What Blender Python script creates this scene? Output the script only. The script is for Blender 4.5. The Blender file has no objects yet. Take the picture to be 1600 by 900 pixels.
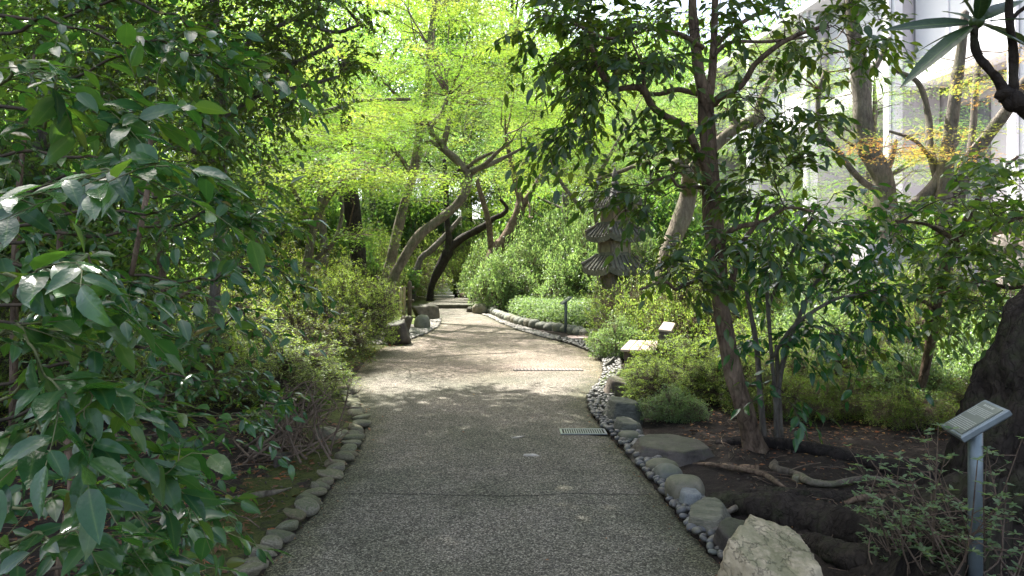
import bpy, math, numpy as np
from mathutils import Matrix, Vector

# ------------------------------------------------------------------ camera, sky, sun, exposure
SC = bpy.context.scene
COL = SC.collection
F, HZ, EYE = 1100.0, 410.0, 1.55            # focal length in photo pixels, horizon row, eye height
cam_d = bpy.data.cameras.new('camera')
cam_d.sensor_width = 36; cam_d.lens = 36*F/1600; cam_d.shift_y = -(450-HZ)/1600
cam_d.clip_start = 0.05; cam_d.clip_end = 2000
cam = bpy.data.objects.new('camera', cam_d); COL.objects.link(cam)
cam.location = (0, 0, EYE); cam.rotation_euler = (math.radians(90), 0, 0)
SC.camera = cam
SUN_AZ, SUN_EL = math.radians(-38), math.radians(54)     # azimuth clockwise from +Y
w = bpy.data.worlds.new('World'); SC.world = w; w.use_nodes = True
nt = w.node_tree; bg = nt.nodes['Background']
sky = nt.nodes.new('ShaderNodeTexSky'); sky.sky_type = 'NISHITA'; sky.sun_disc = False
sky.sun_elevation = SUN_EL; sky.sun_rotation = SUN_AZ; sky.air_density = 0.7; sky.dust_density = 3.0; sky.ozone_density = 0.4
hz = nt.nodes.new('ShaderNodeHueSaturation'); hz.inputs['Saturation'].default_value = .75     # humid, slightly milky sky
nt.links.new(sky.outputs[0], hz.inputs['Color']); nt.links.new(hz.outputs[0], bg.inputs[0]); bg.inputs[1].default_value = 0.15
S = Vector((math.sin(SUN_AZ)*math.cos(SUN_EL), math.cos(SUN_AZ)*math.cos(SUN_EL), math.sin(SUN_EL)))
sd = bpy.data.lights.new('sun', 'SUN'); sd.energy = 5.0; sd.angle = math.radians(0.5); sd.color = (1, .965, .92)
sun = bpy.data.objects.new('sun', sd); COL.objects.link(sun)
sun.rotation_euler = S.to_track_quat('Z', 'Y').to_euler(); sun.location = (0, 0, 30)
SC.view_settings.view_transform = 'Standard'; SC.view_settings.look = 'None'
SC.view_settings.exposure = 2.0; SC.view_settings.gamma = 1.0
SC.render.engine = 'CYCLES'
cy = SC.cycles
cy.use_denoising = True; cy.max_bounces = 7; cy.diffuse_bounces = 4; cy.glossy_bounces = 2; cy.transmission_bounces = 5
cy.caustics_reflective = False; cy.caustics_refractive = False; cy.sample_clamp_indirect = 8

RNG = np.random.default_rng(7)
def W(px, py, Y): return np.array([(px-800)/F*Y, Y, EYE-(py-HZ)/F*Y])
def G(px, py, z=0.0):
    Y = (EYE-z)*F/(py-HZ); return np.array([(px-800)/F*Y, Y, z])
def nrm(a): return a/np.maximum(np.linalg.norm(a, axis=-1, keepdims=True), 1e-9)

# ------------------------------------------------------------------ materials
def ramp(nt, stops):
    r = nt.nodes.new('ShaderNodeValToRGB'); e = r.color_ramp.elements
    e[0].position, e[0].color = stops[0][0], (*stops[0][1], 1)
    e[1].position, e[1].color = stops[-1][0], (*stops[-1][1], 1)
    for p, c in stops[1:-1]:
        n = e.new(p); n.color = (*c, 1)
    return r
def newmat(name):
    m = bpy.data.materials.new(name); m.use_nodes = True; nt = m.node_tree
    return m, nt, nt.nodes['Principled BSDF'], nt.nodes['Material Output']
def mathn(nt, op, a, b=None):
    n = nt.nodes.new('ShaderNodeMath'); n.operation = op
    for i, v in enumerate((a, b)):
        if v is None: continue
        if isinstance(v, (int, float)): n.inputs[i].default_value = v
        else: nt.links.new(v, n.inputs[i])
    return n.outputs[0]
def noise(nt, scale, detail=4, rough=.6, vec=None, dist=0):
    n = nt.nodes.new('ShaderNodeTexNoise'); n.inputs['Scale'].default_value = scale
    n.inputs['Detail'].default_value = detail; n.inputs['Roughness'].default_value = rough; n.inputs['Distortion'].default_value = dist
    if vec: nt.links.new(vec, n.inputs['Vector'])
    return n
def mixc(nt, fac, a, b, mode='MIX'):
    n = nt.nodes.new('ShaderNodeMix'); n.data_type = 'RGBA'; n.blend_type = mode
    for i, v in ((0, fac), (6, a), (7, b)):
        if isinstance(v, (int, float)): n.inputs[i].default_value = v
        elif isinstance(v, tuple): n.inputs[i].default_value = (*v, 1)
        else: nt.links.new(v, n.inputs[i])
    return n.outputs[2]
def leafmat(name, base, trans, rough=.4, fac=.35, rib=0.0, spec=.5):
    m, nt, p, out = newmat(name)
    at = nt.nodes.new('ShaderNodeAttribute'); at.attribute_name = 'v'
    oi = nt.nodes.new('ShaderNodeObjectInfo')
    t = mathn(nt, 'PINGPONG', mathn(nt, 'ADD', at.outputs['Fac'], mathn(nt, 'MULTIPLY', oi.outputs['Random'], .15 if not rib else 1.0)), 1.0)
    rb = ramp(nt, base); rt = ramp(nt, trans)
    nt.links.new(t, rb.inputs[0]); nt.links.new(t, rt.inputs[0])
    bc = rb.outputs[0]
    if rib:
        tcs = nt.nodes.new('ShaderNodeTexCoord'); sn = noise(nt, 3.2, 6, .75, tcs.outputs['Object']); sr = ramp(nt, [(.3, (.62,.6,.55)), (.5, (1,1,1)), (.74, (1.15,1.1,.95)), (.82, (1.5,1.3,.8))]); nt.links.new(sn.outputs[0], sr.inputs[0])
        bc = mixc(nt, 1.0, bc, sr.outputs[0], 'MULTIPLY')
        ar = nt.nodes.new('ShaderNodeAttribute'); ar.attribute_name = 'rib'
        k = mathn(nt, 'POWER', ar.outputs['Fac'], 14.0)
        bc = mixc(nt, mathn(nt, 'MULTIPLY', k, rib), bc, (.16, .25, .07))
        tc = nt.nodes.new('ShaderNodeTexCoord')
        n = noise(nt, 9, 3, .6, tc.outputs['Object'])
        b = nt.nodes.new('ShaderNodeBump'); b.inputs['Strength'].default_value = .12; b.inputs['Distance'].default_value = .02
        nt.links.new(n.outputs[0], b.inputs['Height']); nt.links.new(b.outputs[0], p.inputs['Normal'])
    nt.links.new(bc, p.inputs['Base Color'])
    p.inputs['Roughness'].default_value = rough; p.inputs['Specular IOR Level'].default_value = spec
    tr = nt.nodes.new('ShaderNodeBsdfTranslucent'); nt.links.new(rt.outputs[0], tr.inputs[0])
    mx = nt.nodes.new('ShaderNodeMixShader'); mx.inputs[0].default_value = fac
    nt.links.new(p.outputs[0], mx.inputs[1]); nt.links.new(tr.outputs[0], mx.inputs[2]); nt.links.new(mx.outputs[0], out.inputs[0])
    return m
def L3(a, b, c): return [(0, a), (.5, b), (1, c)]
ML = {
 'camellia': leafmat('glossy_leaf', [(0, (.018,.066,.028)), (.5, (.03,.095,.036)), (.97, (.05,.125,.04)), (.99, (.12,.13,.035)), (1, (.14,.09,.03))], L3((.06,.24,.03), (.12,.34,.03), (.26,.46,.03)), .2, .28, .55, .6),
 'dark': leafmat('dark_evergreen_leaf', L3((.018,.045,.02), (.03,.065,.022), (.05,.085,.025)), L3((.07,.18,.015), (.16,.32,.02), (.32,.42,.03)), .3, .36, .4),
 'mid': leafmat('mid_green_leaf', L3((.04,.09,.03), (.06,.12,.035), (.09,.14,.035)), L3((.12,.28,.03), (.2,.4,.03), (.34,.46,.05)), .36, .4, .3),
 'maple': leafmat('maple_leaf', L3((.045,.11,.02), (.07,.14,.02), (.12,.18,.02)), L3((.13,.31,.03), (.28,.48,.04), (.48,.58,.065)), .55, .52, 0, .3),
 'maple_soft': leafmat('soft_maple_leaf', L3((.06,.13,.04), (.09,.16,.05), (.12,.17,.05)), L3((.1,.26,.06), (.21,.38,.07), (.36,.46,.1)), .6, .5, 0, .3),
 'maple_autumn': leafmat('turning_maple_leaf', [(0,(.1,.17,.03)), (.4,(.14,.17,.03)), (.7,(.2,.13,.03)), (1,(.22,.08,.03))], [(0,(.4,.55,.08)), (.4,(.55,.55,.08)), (.7,(.65,.42,.08)), (1,(.6,.25,.08))], .6, .55, 0, .3),
 'azalea': leafmat('azalea_leaf', L3((.06,.11,.025), (.09,.15,.035), (.12,.18,.05)), L3((.24,.42,.04), (.38,.56,.06), (.5,.62,.08)), .45, .5, 0, .45),
 'azalea_dry': leafmat('bronze_azalea_leaf', L3((.055,.1,.025), (.085,.13,.035), (.12,.14,.04)), L3((.2,.34,.04), (.32,.44,.05), (.42,.44,.06)), .5, .46, 0, .4),
 'bright': leafmat('bright_shrub_leaf', L3((.07,.13,.02), (.1,.17,.025), (.14,.19,.04)), L3((.16,.32,.04), (.28,.42,.055), (.44,.52,.1)), .42, .47, 0, .5),
 'pale': leafmat('pale_ground_cover_leaf', L3((.07,.13,.05), (.11,.18,.08), (.17,.23,.13)), L3((.22,.4,.09), (.32,.5,.11), (.42,.56,.15)), .42, .42, 0, .5),
 'forest': leafmat('forest_leaf', L3((.025,.06,.03), (.04,.085,.035), (.06,.11,.04)), L3((.12,.28,.05), (.22,.42,.06), (.34,.5,.07)), .45, .45, 0, .4),
 'litter': leafmat('dead_leaf', [(0,(.1,.05,.03)), (.4,(.16,.09,.05)), (.75,(.25,.12,.06)), (.9,(.32,.1,.04)), (1,(.36,.26,.1))], L3((.2,.1,.04), (.3,.14,.05), (.4,.15,.05)), .7, .2, 0, .2),
}
def bark(name, dark, light, scale=6, bump=.6, stretch=5, moss=0, crk=.6):
    m, nt, p, out = newmat(name)
    tc = nt.nodes.new('ShaderNodeTexCoord'); mp = nt.nodes.new('ShaderNodeMapping')
    mp.inputs['Scale'].default_value = (stretch, stretch, 1.0)
    nt.links.new(tc.outputs['Object'], mp.inputs[0])
    a = noise(nt, scale, 8, .65, mp.outputs[0], .5); b = noise(nt, 2.5, 4, .6, tc.outputs['Object'])
    m2 = nt.nodes.new('ShaderNodeMapping'); m2.inputs['Scale'].default_value = (stretch*1.2, stretch*1.2, 1.0); nt.links.new(tc.outputs['Object'], m2.inputs[0])
    dn = noise(nt, 9, 4, .6, tc.outputs['Object']); vv = mixc(nt, .12, m2.outputs[0], dn.outputs[1])
    vo = nt.nodes.new('ShaderNodeTexVoronoi'); vo.feature = 'DISTANCE_TO_EDGE'; vo.inputs['Scale'].default_value = scale*1.3; nt.links.new(vv, vo.inputs['Vector'])
    ck = ramp(nt, [(0, (0,0,0)), (.16, (1,1,1))]); nt.links.new(vo.outputs[0], ck.inputs[0])
    f = mathn(nt, 'ADD', mathn(nt, 'MULTIPLY', a.outputs[0], .6), mathn(nt, 'MULTIPLY', b.outputs[0], .5))
    f = mathn(nt, 'SUBTRACT', f, mathn(nt, 'MULTIPLY', mathn(nt, 'SUBTRACT', 1.0, ck.outputs[0]), .1*crk))
    r = ramp(nt, [(.38, dark), (.55, tuple((x+y)/2 for x, y in zip(dark, light))), (.7, light)]); nt.links.new(f, r.inputs[0])
    c = r.outputs[0]
    if moss:
        n = noise(nt, 5, 5, .7, tc.outputs['Object'])
        mr = ramp(nt, [(.5, (0,0,0)), (.62, (moss,)*3)]); nt.links.new(n.outputs[0], mr.inputs[0])
        c = mixc(nt, mr.outputs[0], c, (.05,.075,.02))
    nt.links.new(c, p.inputs['Base Color']); p.inputs['Roughness'].default_value = .9; p.inputs['Specular IOR Level'].default_value = .2
    bp = nt.nodes.new('ShaderNodeBump'); bp.inputs['Strength'].default_value = bump; bp.inputs['Distance'].default_value = .03
    nt.links.new(mathn(nt, 'ADD', a.outputs[0], mathn(nt, 'MULTIPLY', ck.outputs[0], .35*crk)), bp.inputs['Height']); nt.links.new(bp.outputs[0], p.inputs['Normal'])
    return m
MB = {
 'brown': bark('brown_bark', (.05,.033,.022), (.29,.205,.14), 7, .8, 3, .2),
 'dark': bark('dark_bark', (.012,.01,.009), (.05,.04,.034), 7, .8, 3),
 'black': bark('black_rough_bark', (.016,.012,.009), (.06,.048,.037), 8, 1.0, 2, .25, .7),
 'pale': bark('pale_bark', (.08,.065,.048), (.27,.23,.17), 5, .5, 3, .5),
 'grey': bark('grey_bark', (.07,.06,.05), (.24,.21,.17), 6, .5, 3, .3),
 'twig': bark('twig_bark', (.08,.055,.04), (.24,.18,.13), 20, .3, 1),
 'twig_dark': bark('dark_twig_bark', (.04,.035,.025), (.12,.09,.06), 20, .3, 1),
 'greentwig': bark('green_twig_bark', (.08,.1,.04), (.2,.2,.1), 20, .2, 1),
}
def stonemat(name, a, b, scale=6, bump=.5, moss=0, streak=0, rough=.8, crack=0):
    m, nt, p, out = newmat(name)
    tc = nt.nodes.new('ShaderNodeTexCoord'); oi = nt.nodes.new('ShaderNodeObjectInfo')
    ad = nt.nodes.new('ShaderNodeVectorMath'); ad.operation = 'ADD'
    nt.links.new(tc.outputs['Object'], ad.inputs[0]); nt.links.new(oi.outputs['Random'], ad.inputs[1])
    mp = nt.nodes.new('ShaderNodeMapping'); nt.links.new(ad.outputs[0], mp.inputs[0])
    if streak: mp.inputs['Scale'].default_value = (1, streak, streak*1.5); mp.inputs['Rotation'].default_value = (.2, .15, .3)
    n1 = noise(nt, scale, 9, .68, mp.outputs[0], .3); n2 = noise(nt, scale*12, 3, .6, ad.outputs[0])
    f = mathn(nt, 'ADD', mathn(nt, 'MULTIPLY', n1.outputs[0], .75), mathn(nt, 'MULTIPLY', n2.outputs[0], .25))
    r = ramp(nt, [(.35, a), (.68, b)]); nt.links.new(f, r.inputs[0])
    hs = nt.nodes.new('ShaderNodeHueSaturation')
    nt.links.new(mathn(nt, 'ADD', mathn(nt, 'MULTIPLY', oi.outputs['Random'], .6), .7), hs.inputs['Value']); nt.links.new(r.outputs[0], hs.inputs['Color'])
    wr = mathn(nt, 'FRACT', mathn(nt, 'MULTIPLY', oi.outputs['Random'], 7.31)); wn_ = ramp(nt, [(0, (1,1,1)), (.45, (1,.98,.94)), (.7, (1.12,.98,.8)), (.85, (.92,1.0,.86)), (1, (1.3,1.2,1.05))]); nt.links.new(wr, wn_.inputs[0])
    c = mixc(nt, 1.0, hs.outputs[0], wn_.outputs[0], 'MULTIPLY'); h = n1.outputs[0]
    if crack:
        v = nt.nodes.new('ShaderNodeTexVoronoi'); v.feature = 'DISTANCE_TO_EDGE'; v.inputs['Scale'].default_value = crack
        wn = noise(nt, 6, 4, .7, ad.outputs[0]); wv = mixc(nt, .35, ad.outputs[0], wn.outputs[1])
        nt.links.new(wv, v.inputs['Vector'])
        cr = ramp(nt, [(0, (0,0,0)), (.045, (1,1,1))]); nt.links.new(v.outputs[0], cr.inputs[0])
        c = mixc(nt, .35, c, mixc(nt, cr.outputs[0], tuple(x*.35 for x in a), c))
        h = mathn(nt, 'ADD', h, mathn(nt, 'MULTIPLY', cr.outputs[0], .25))
    if moss:
        ge = nt.nodes.new('ShaderNodeNewGeometry'); sx = nt.nodes.new('ShaderNodeSeparateXYZ'); nt.links.new(ge.outputs['Normal'], sx.inputs[0])
        nn = noise(nt, 7, 6, .7, ad.outputs[0])
        k = mathn(nt, 'MULTIPLY', mathn(nt, 'ADD', sx.outputs[2], .4), nn.outputs[0])
        mr = ramp(nt, [(.48, (0,0,0)), (.68, (moss,)*3)]); nt.links.new(k, mr.inputs[0])
        c = mixc(nt, mr.outputs[0], c, (.06,.085,.022))
    nt.links.new(c, p.inputs['Base Color']); p.inputs['Roughness'].default_value = rough
    bp = nt.nodes.new('ShaderNodeBump'); bp.inputs['Strength'].default_value = bump; bp.inputs['Distance'].default_value = .02
    nt.links.new(h, bp.inputs['Height']); nt.links.new(bp.outputs[0], p.inputs['Normal'])
    return m
MS = {
 'white': stonemat('pale_rough_stone', (.26,.235,.16), (.56,.51,.39), 5, 1.0, .55, 0, .8, 9),
 'grey': stonemat('grey_green_stone', (.1,.105,.085), (.24,.24,.2), 6, .5, .25),
 'river': stonemat('smooth_river_stone', (.07,.075,.06), (.17,.17,.14), 9, .4, .35, 0, .7),
 'slab': stonemat('streaked_slab_stone', (.06,.065,.052), (.21,.21,.17), 5, 1.0, .3, 6),
 'block': stonemat('blue_grey_stone', (.07,.085,.085), (.24,.25,.235), 8, .7, 0),
 'dark': stonemat('dark_brown_stone', (.035,.028,.022), (.12,.1,.08), 6, .9, .35),
 'kerb': stonemat('mossy_kerb_stone', (.09,.082,.055), (.29,.26,.185), 10, .5, .6),
 'pebble': stonemat('grey_pebble', (.05,.052,.052), (.15,.148,.14), 14, .12, 0, 0, .5),
 'gravel': stonemat('light_gravel', (.22,.2,.17), (.5,.47,.42), 14, .2, 0),
 'lantern': stonemat('weathered_warm_stone', (.11,.095,.075), (.32,.285,.235), 7, .6, .2),
 'rooftile': stonemat('dark_roof_stone', (.05,.048,.042), (.17,.16,.14), 9, .7, .25),
 'rubble': stonemat('mauve_rubble_stone', (.17,.14,.14), (.38,.33,.33), 3, 1.0, 0),
}
def plain(name, c, rough=.6, metal=0, var=.12, scale=8, bump=.1, spec=.5):
    m, nt, p, out = newmat(name)
    tc = nt.nodes.new('ShaderNodeTexCoord'); n = noise(nt, scale, 6, .65, tc.outputs['Object'])
    r = ramp(nt, [(.3, tuple(x*(1-var) for x in c)), (.7, tuple(min(1, x*(1+var)) for x in c))]); nt.links.new(n.outputs[0], r.inputs[0])
    nt.links.new(r.outputs[0], p.inputs['Base Color']); p.inputs['Roughness'].default_value = rough; p.inputs['Metallic'].default_value = metal
    p.inputs['Specular IOR Level'].default_value = spec
    bp = nt.nodes.new('ShaderNodeBump'); bp.inputs['Strength'].default_value = bump; bp.inputs['Distance'].default_value = .01
    nt.links.new(n.outputs[0], bp.inputs['Height']); nt.links.new(bp.outputs[0], p.inputs['Normal'])
    return m
M_steel = plain('painted_blue_grey_steel', (.16,.195,.205), .35, .3, .18, 14, .12)
M_plate = plain('dull_green_plate', (.085,.1,.07), .3, .2, .15, 20, .05)
M_letter = plain('pale_lettering', (.5,.52,.46), .5, 0, .1)
M_wood = plain('silvered_bench_wood', (.42,.34,.26), .7, 0, .25, 20, .4)
M_wooddark = plain('weathered_dark_wood', (.1,.075,.055), .8, 0, .35, 15, .5)
M_bamboo = plain('tan_bamboo', (.32,.26,.16), .5, 0, .25, 12, .2)
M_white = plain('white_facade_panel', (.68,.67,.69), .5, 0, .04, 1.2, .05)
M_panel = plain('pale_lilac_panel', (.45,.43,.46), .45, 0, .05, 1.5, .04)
M_frame = plain('grey_window_frame', (.16,.16,.18), .4, .3, .1)
M_cope = plain('white_coping_stone', (.55,.52,.5), .7, 0, .08, 3, .2)
M_roofblue = plain('blue_grey_roof_sheet', (.2,.27,.33), .4, .2, .15)
M_grate = plain('galvanised_grate', (.34,.36,.36), .35, .7, .2, 30, .1)
M_paver = plain('pink_paver', (.42,.32,.28), .85, 0, .2, 12, .4)
def glassmat():
    m, nt, p, out = newmat('window_glass')
    p.inputs['Base Color'].default_value = (.12,.13,.14,1); p.inputs['Roughness'].default_value = .06; p.inputs['Specular IOR Level'].default_value = .8
    return m
M_glass = glassmat()
def pathmat():
    m, nt, p, out = newmat('exposed_aggregate_asphalt')
    tc = nt.nodes.new('ShaderNodeTexCoord'); o = tc.outputs['Object']
    v = nt.nodes.new('ShaderNodeTexVoronoi'); v.inputs['Scale'].default_value = 120; nt.links.new(o, v.inputs['Vector'])
    ve = nt.nodes.new('ShaderNodeTexVoronoi'); ve.feature = 'DISTANCE_TO_EDGE'; ve.inputs['Scale'].default_value = 120; nt.links.new(o, ve.inputs['Vector'])
    sx = nt.nodes.new('ShaderNodeSeparateColor'); nt.links.new(v.outputs['Color'], sx.inputs[0])
    r = ramp(nt, [(0, (.055,.051,.043)), (.45, (.165,.156,.134)), (.8, (.32,.302,.265)), (1, (.52,.495,.44))]); nt.links.new(sx.outputs[0], r.inputs[0])
    er = ramp(nt, [(0, (.22,)*3), (.09, (1,)*3)]); nt.links.new(ve.outputs[0], er.inputs[0])
    c = mixc(nt, 1.0, r.outputs[0], er.outputs[0], 'MULTIPLY')
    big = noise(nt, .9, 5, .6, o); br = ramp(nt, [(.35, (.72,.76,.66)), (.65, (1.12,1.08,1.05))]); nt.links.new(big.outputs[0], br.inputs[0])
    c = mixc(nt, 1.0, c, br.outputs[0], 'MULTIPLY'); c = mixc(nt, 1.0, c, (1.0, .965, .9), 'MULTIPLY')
    a = nt.nodes.new('ShaderNodeAttribute'); a.attribute_name = 'pink'
    c = mixc(nt, a.outputs['Fac'], c, mixc(nt, 1.0, c, (1.6, 1.36, 1.34), 'MULTIPLY'))
    ae = nt.nodes.new('ShaderNodeAttribute'); ae.attribute_name = 'edge'
    en = noise(nt, 3.5, 8, .75, o); ek = mathn(nt, 'ADD', mathn(nt, 'MULTIPLY', ae.outputs['Fac'], .5), mathn(nt, 'SUBTRACT', en.outputs[0], .5))
    er2 = ramp(nt, [(.12, (0,0,0)), (.42, (.7,.7,.7))]); nt.links.new(ek, er2.inputs[0])
    c = mixc(nt, er2.outputs[0], c, mixc(nt, 1.0, c, (.5,.56,.36), 'MULTIPLY'))
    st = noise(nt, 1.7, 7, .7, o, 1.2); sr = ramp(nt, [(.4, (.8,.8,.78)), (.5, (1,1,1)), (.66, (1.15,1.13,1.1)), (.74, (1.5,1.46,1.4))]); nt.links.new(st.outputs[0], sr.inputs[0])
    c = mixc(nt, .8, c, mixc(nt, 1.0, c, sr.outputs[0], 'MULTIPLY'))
    nt.links.new(c, p.inputs['Base Color']); p.inputs['Roughness'].default_value = .85; p.inputs['Specular IOR Level'].default_value = .3
    f = noise(nt, 160, 3, .6, o)
    h = mathn(nt, 'ADD', mathn(nt, 'MULTIPLY', er.outputs[0], .7), mathn(nt, 'MULTIPLY', f.outputs[0], .5))
    bp = nt.nodes.new('ShaderNodeBump'); bp.inputs['Strength'].default_value = .9; bp.inputs['Distance'].default_value = .006
    nt.links.new(h, bp.inputs['Height']); nt.links.new(bp.outputs[0], p.inputs['Normal'])
    return m
def soilmat():
    m, nt, p, out = newmat('dark_garden_soil')
    tc = nt.nodes.new('ShaderNodeTexCoord'); o = tc.outputs['Object']
    a = noise(nt, 7, 10, .75, o); b = noise(nt, 60, 6, .7, o)
    f = mathn(nt, 'ADD', mathn(nt, 'MULTIPLY', a.outputs[0], .5), mathn(nt, 'MULTIPLY', b.outputs[0], .5))
    r = ramp(nt, [(.35, (.014,.011,.009)), (.52, (.034,.026,.02)), (.62, (.06,.047,.037)), (.72, (.16,.135,.11))]); nt.links.new(f, r.inputs[0])
    at = nt.nodes.new('ShaderNodeAttribute'); at.attribute_name = 'moss'
    mn = noise(nt, 5, 8, .75, o); k = mathn(nt, 'ADD', mathn(nt, 'MULTIPLY', at.outputs['Fac'], .42), mn.outputs[0])
    mr = ramp(nt, [(.72, (0,0,0)), (.84, (.85,)*3)]); nt.links.new(k, mr.inputs[0])
    mcol = ramp(nt, [(.35, (.04,.06,.012)), (.65, (.11,.12,.03))]); nt.links.new(b.outputs[0], mcol.inputs[0])
    c = mixc(nt, mr.outputs[0], r.outputs[0], mcol.outputs[0])
    nt.links.new(c, p.inputs['Base Color']); p.inputs['Roughness'].default_value = .95; p.inputs['Specular IOR Level'].default_value = .2
    bp = nt.nodes.new('ShaderNodeBump'); bp.inputs['Strength'].default_value = 1; bp.inputs['Distance'].default_value = .025
    nt.links.new(f, bp.inputs['Height']); nt.links.new(bp.outputs[0], p.inputs['Normal'])
    return m
M_path = pathmat(); M_soil = soilmat()
M_crack = plain('dark_crack', (.02,.018,.015), .95)  # near-black tone shared by the crack, grate pit and channel bed
M_mossy = plain('bright_moss', (.12,.16,.025), .95, 0, .4, 25, .6)

# ------------------------------------------------------------------ mesh accumulation
class Acc:
    def __init__(s): s.V=[]; s.T=[]; s.Q=[]; s.tv=[]; s.qv=[]; s.rib=[]; s.n=0; s.tm=[]; s.qm=[]
    def add(s, V, T=None, Q=None, v=0.0, rib=None, mat=0):
        V = np.asarray(V, float).reshape(-1, 3)
        s.V.append(V); s.rib.append(np.zeros(len(V)) if rib is None else rib)
        for X, L, LV, LM in ((T, s.T, s.tv, s.tm), (Q, s.Q, s.qv, s.qm)):
            if X is not None and len(X):
                X = np.asarray(X, int); L.append(X + s.n); LV.append(np.broadcast_to(np.asarray(v, float), (len(X),)) if np.ndim(v) == 0 or len(v) == len(X) else np.zeros(len(X))); LM.append(np.full(len(X), mat))
        s.n += len(V)
    def mesh(s, name, mats, smooth=True):
        me = bpy.data.meshes.new(name)
        V = np.concatenate(s.V) if s.V else np.zeros((0,3))
        T = np.concatenate(s.T) if s.T else np.zeros((0,3), int); Q = np.concatenate(s.Q) if s.Q else np.zeros((0,4), int)
        me.vertices.add(len(V)); me.vertices.foreach_set('co', V.astype(np.float32).ravel())
        loops = np.concatenate([T.ravel(), Q.ravel()]); me.loops.add(len(loops)); me.loops.foreach_set('vertex_index', loops.astype(np.int32))
        nf = len(T)+len(Q); me.polygons.add(nf)
        st = np.concatenate([np.arange(len(T))*3, len(T)*3+np.arange(len(Q))*4]); me.polygons.foreach_set('loop_start', st.astype(np.int32))
        me.polygons.foreach_set('loop_total', np.concatenate([np.full(len(T),3), np.full(len(Q),4)]).astype(np.int32))
        me.polygons.foreach_set('use_smooth', np.full(nf, bool(smooth)))
        me.polygons.foreach_set('material_index', np.concatenate(s.tm+s.qm).astype(np.int32) if nf else [])
        me.update(calc_edges=True)
        a = me.attributes.new('v', 'FLOAT', 'FACE'); a.data.foreach_set('value', np.concatenate(s.tv+s.qv).astype(np.float32))
        r = me.attributes.new('rib', 'FLOAT', 'POINT'); r.data.foreach_set('value', np.concatenate(s.rib).astype(np.float32))
        for m in (mats if isinstance(mats, (list, tuple)) else [mats]): me.materials.append(m)
        return me
def link(name, me, parent=None, loc=(0,0,0), rot=(0,0,0), scale=(1,1,1)):
    o = bpy.data.objects.new(name, me); COL.objects.link(o)
    o.location = loc; o.rotation_euler = rot; o.scale = scale
    if parent is not None: o.parent = parent
    return o
def tag(o, label=None, cat=None, group=None, kind=None):
    for k, v in (('label', label), ('category', cat), ('group', group), ('kind', kind)):
        if v: o[k] = v
    return o
def empty(name, loc, label, cat, group=None, rz=0):
    o = link(name, None, None, tuple(loc), (0,0,rz)); o.empty_display_size = .2
    return tag(o, label, cat, group)
def copy_tree(o, parent=None):
    c = o.copy(); COL.objects.link(c); c.parent = parent
    for ch in KIDS.get(o.name, o.children): copy_tree(ch, c)
    return c
KIDS = {}

# ------------------------------------------------------------------ tubes
def crom(P, m):
    P = np.asarray(P, float); n = len(P)
    E = np.vstack([2*P[0]-P[1], P, 2*P[-1]-P[-2]]); out = []
    for i in range(n-1):
        p0, p1, p2, p3 = E[i:i+4]
        for t in np.linspace(0, 1, m, endpoint=False):
            out.append(.5*((2*p1)+(-p0+p2)*t+(2*p0-5*p1+4*p2-p3)*t*t+(-p0+3*p1-3*p2+p3)*t**3))
    out.append(P[-1]); return np.array(out)
def tube(acc, PR, m=5, sides=10, bumpy=.06, ridges=0, seed=0, mat=0, flare=0):
    """PR: rows of x,y,z,radius"""
    rg = np.random.default_rng(seed+11)
    C = crom(PR, m) if m > 1 else np.asarray(PR, float)
    P, R = C[:, :3], np.maximum(C[:, 3], .0008)
    n = len(P); T = nrm(np.gradient(P, axis=0))
    u = np.cross(T[0], [0.3, 1, .1]); u /= np.linalg.norm(u); U = [u]
    for i in range(1, n):
        u = u - T[i]*np.dot(u, T[i]); u /= np.linalg.norm(u); U.append(u)
    U = np.array(U); B = np.cross(T, U)
    th = np.linspace(0, 2*np.pi, sides, endpoint=False)
    ph = rg.uniform(0, 6.28, 8); k = np.arange(n)[:, None]
    mod = 1 + bumpy*(np.sin(2*th[None]+ph[0]+k*.35)+.7*np.sin(3*th[None]+ph[1]-k*.5)+.6*np.sin(k*.9+ph[2])+.5*np.sin(5*th[None]+ph[3]+k*.7))
    mod += rg.normal(0, bumpy*.3, mod.shape)
    if ridges:
        kk = np.random.default_rng(seed).integers(11, 15)
        mod += ridges*(np.abs(np.sin(kk*th[None]/2+np.sin(k*.21+ph[4])*1.3+.6*np.sin(k*.5+ph[6])))**.6-.6)
    if flare:
        fl = flare*np.exp(-np.arange(n)/ (n*.09))[:, None]; mod += fl*(.6+.5*np.sin(4*th[None]+ph[5]))
    mod += (rg.normal(0, 1, mod.shape)*.035 if sides > 24 else 0)
    RR = R[:, None]*mod
    V = P[:, None]+RR[..., None]*(np.cos(th)[None, :, None]*U[:, None]+np.sin(th)[None, :, None]*B[:, None])
    i, j = np.meshgrid(np.arange(n-1), np.arange(sides), indexing='ij'); jn = (j+1) % sides
    Q = np.stack([i*sides+j, i*sides+jn, (i+1)*sides+jn, (i+1)*sides+j], -1).reshape(-1, 4)
    V = np.vstack([V.reshape(-1, 3), P[:1], P[-1:]+T[-1:]*R[-1]])
    jj = np.arange(sides); jn = (jj+1) % sides
    Tt = np.vstack([np.stack([np.full(sides, n*sides), jn, jj], -1), np.stack([np.full(sides, n*sides+1), (n-1)*sides+jj, (n-1)*sides+jn], -1)])
    acc.add(V, Tt, Q, 0, None, mat)
    return C
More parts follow.
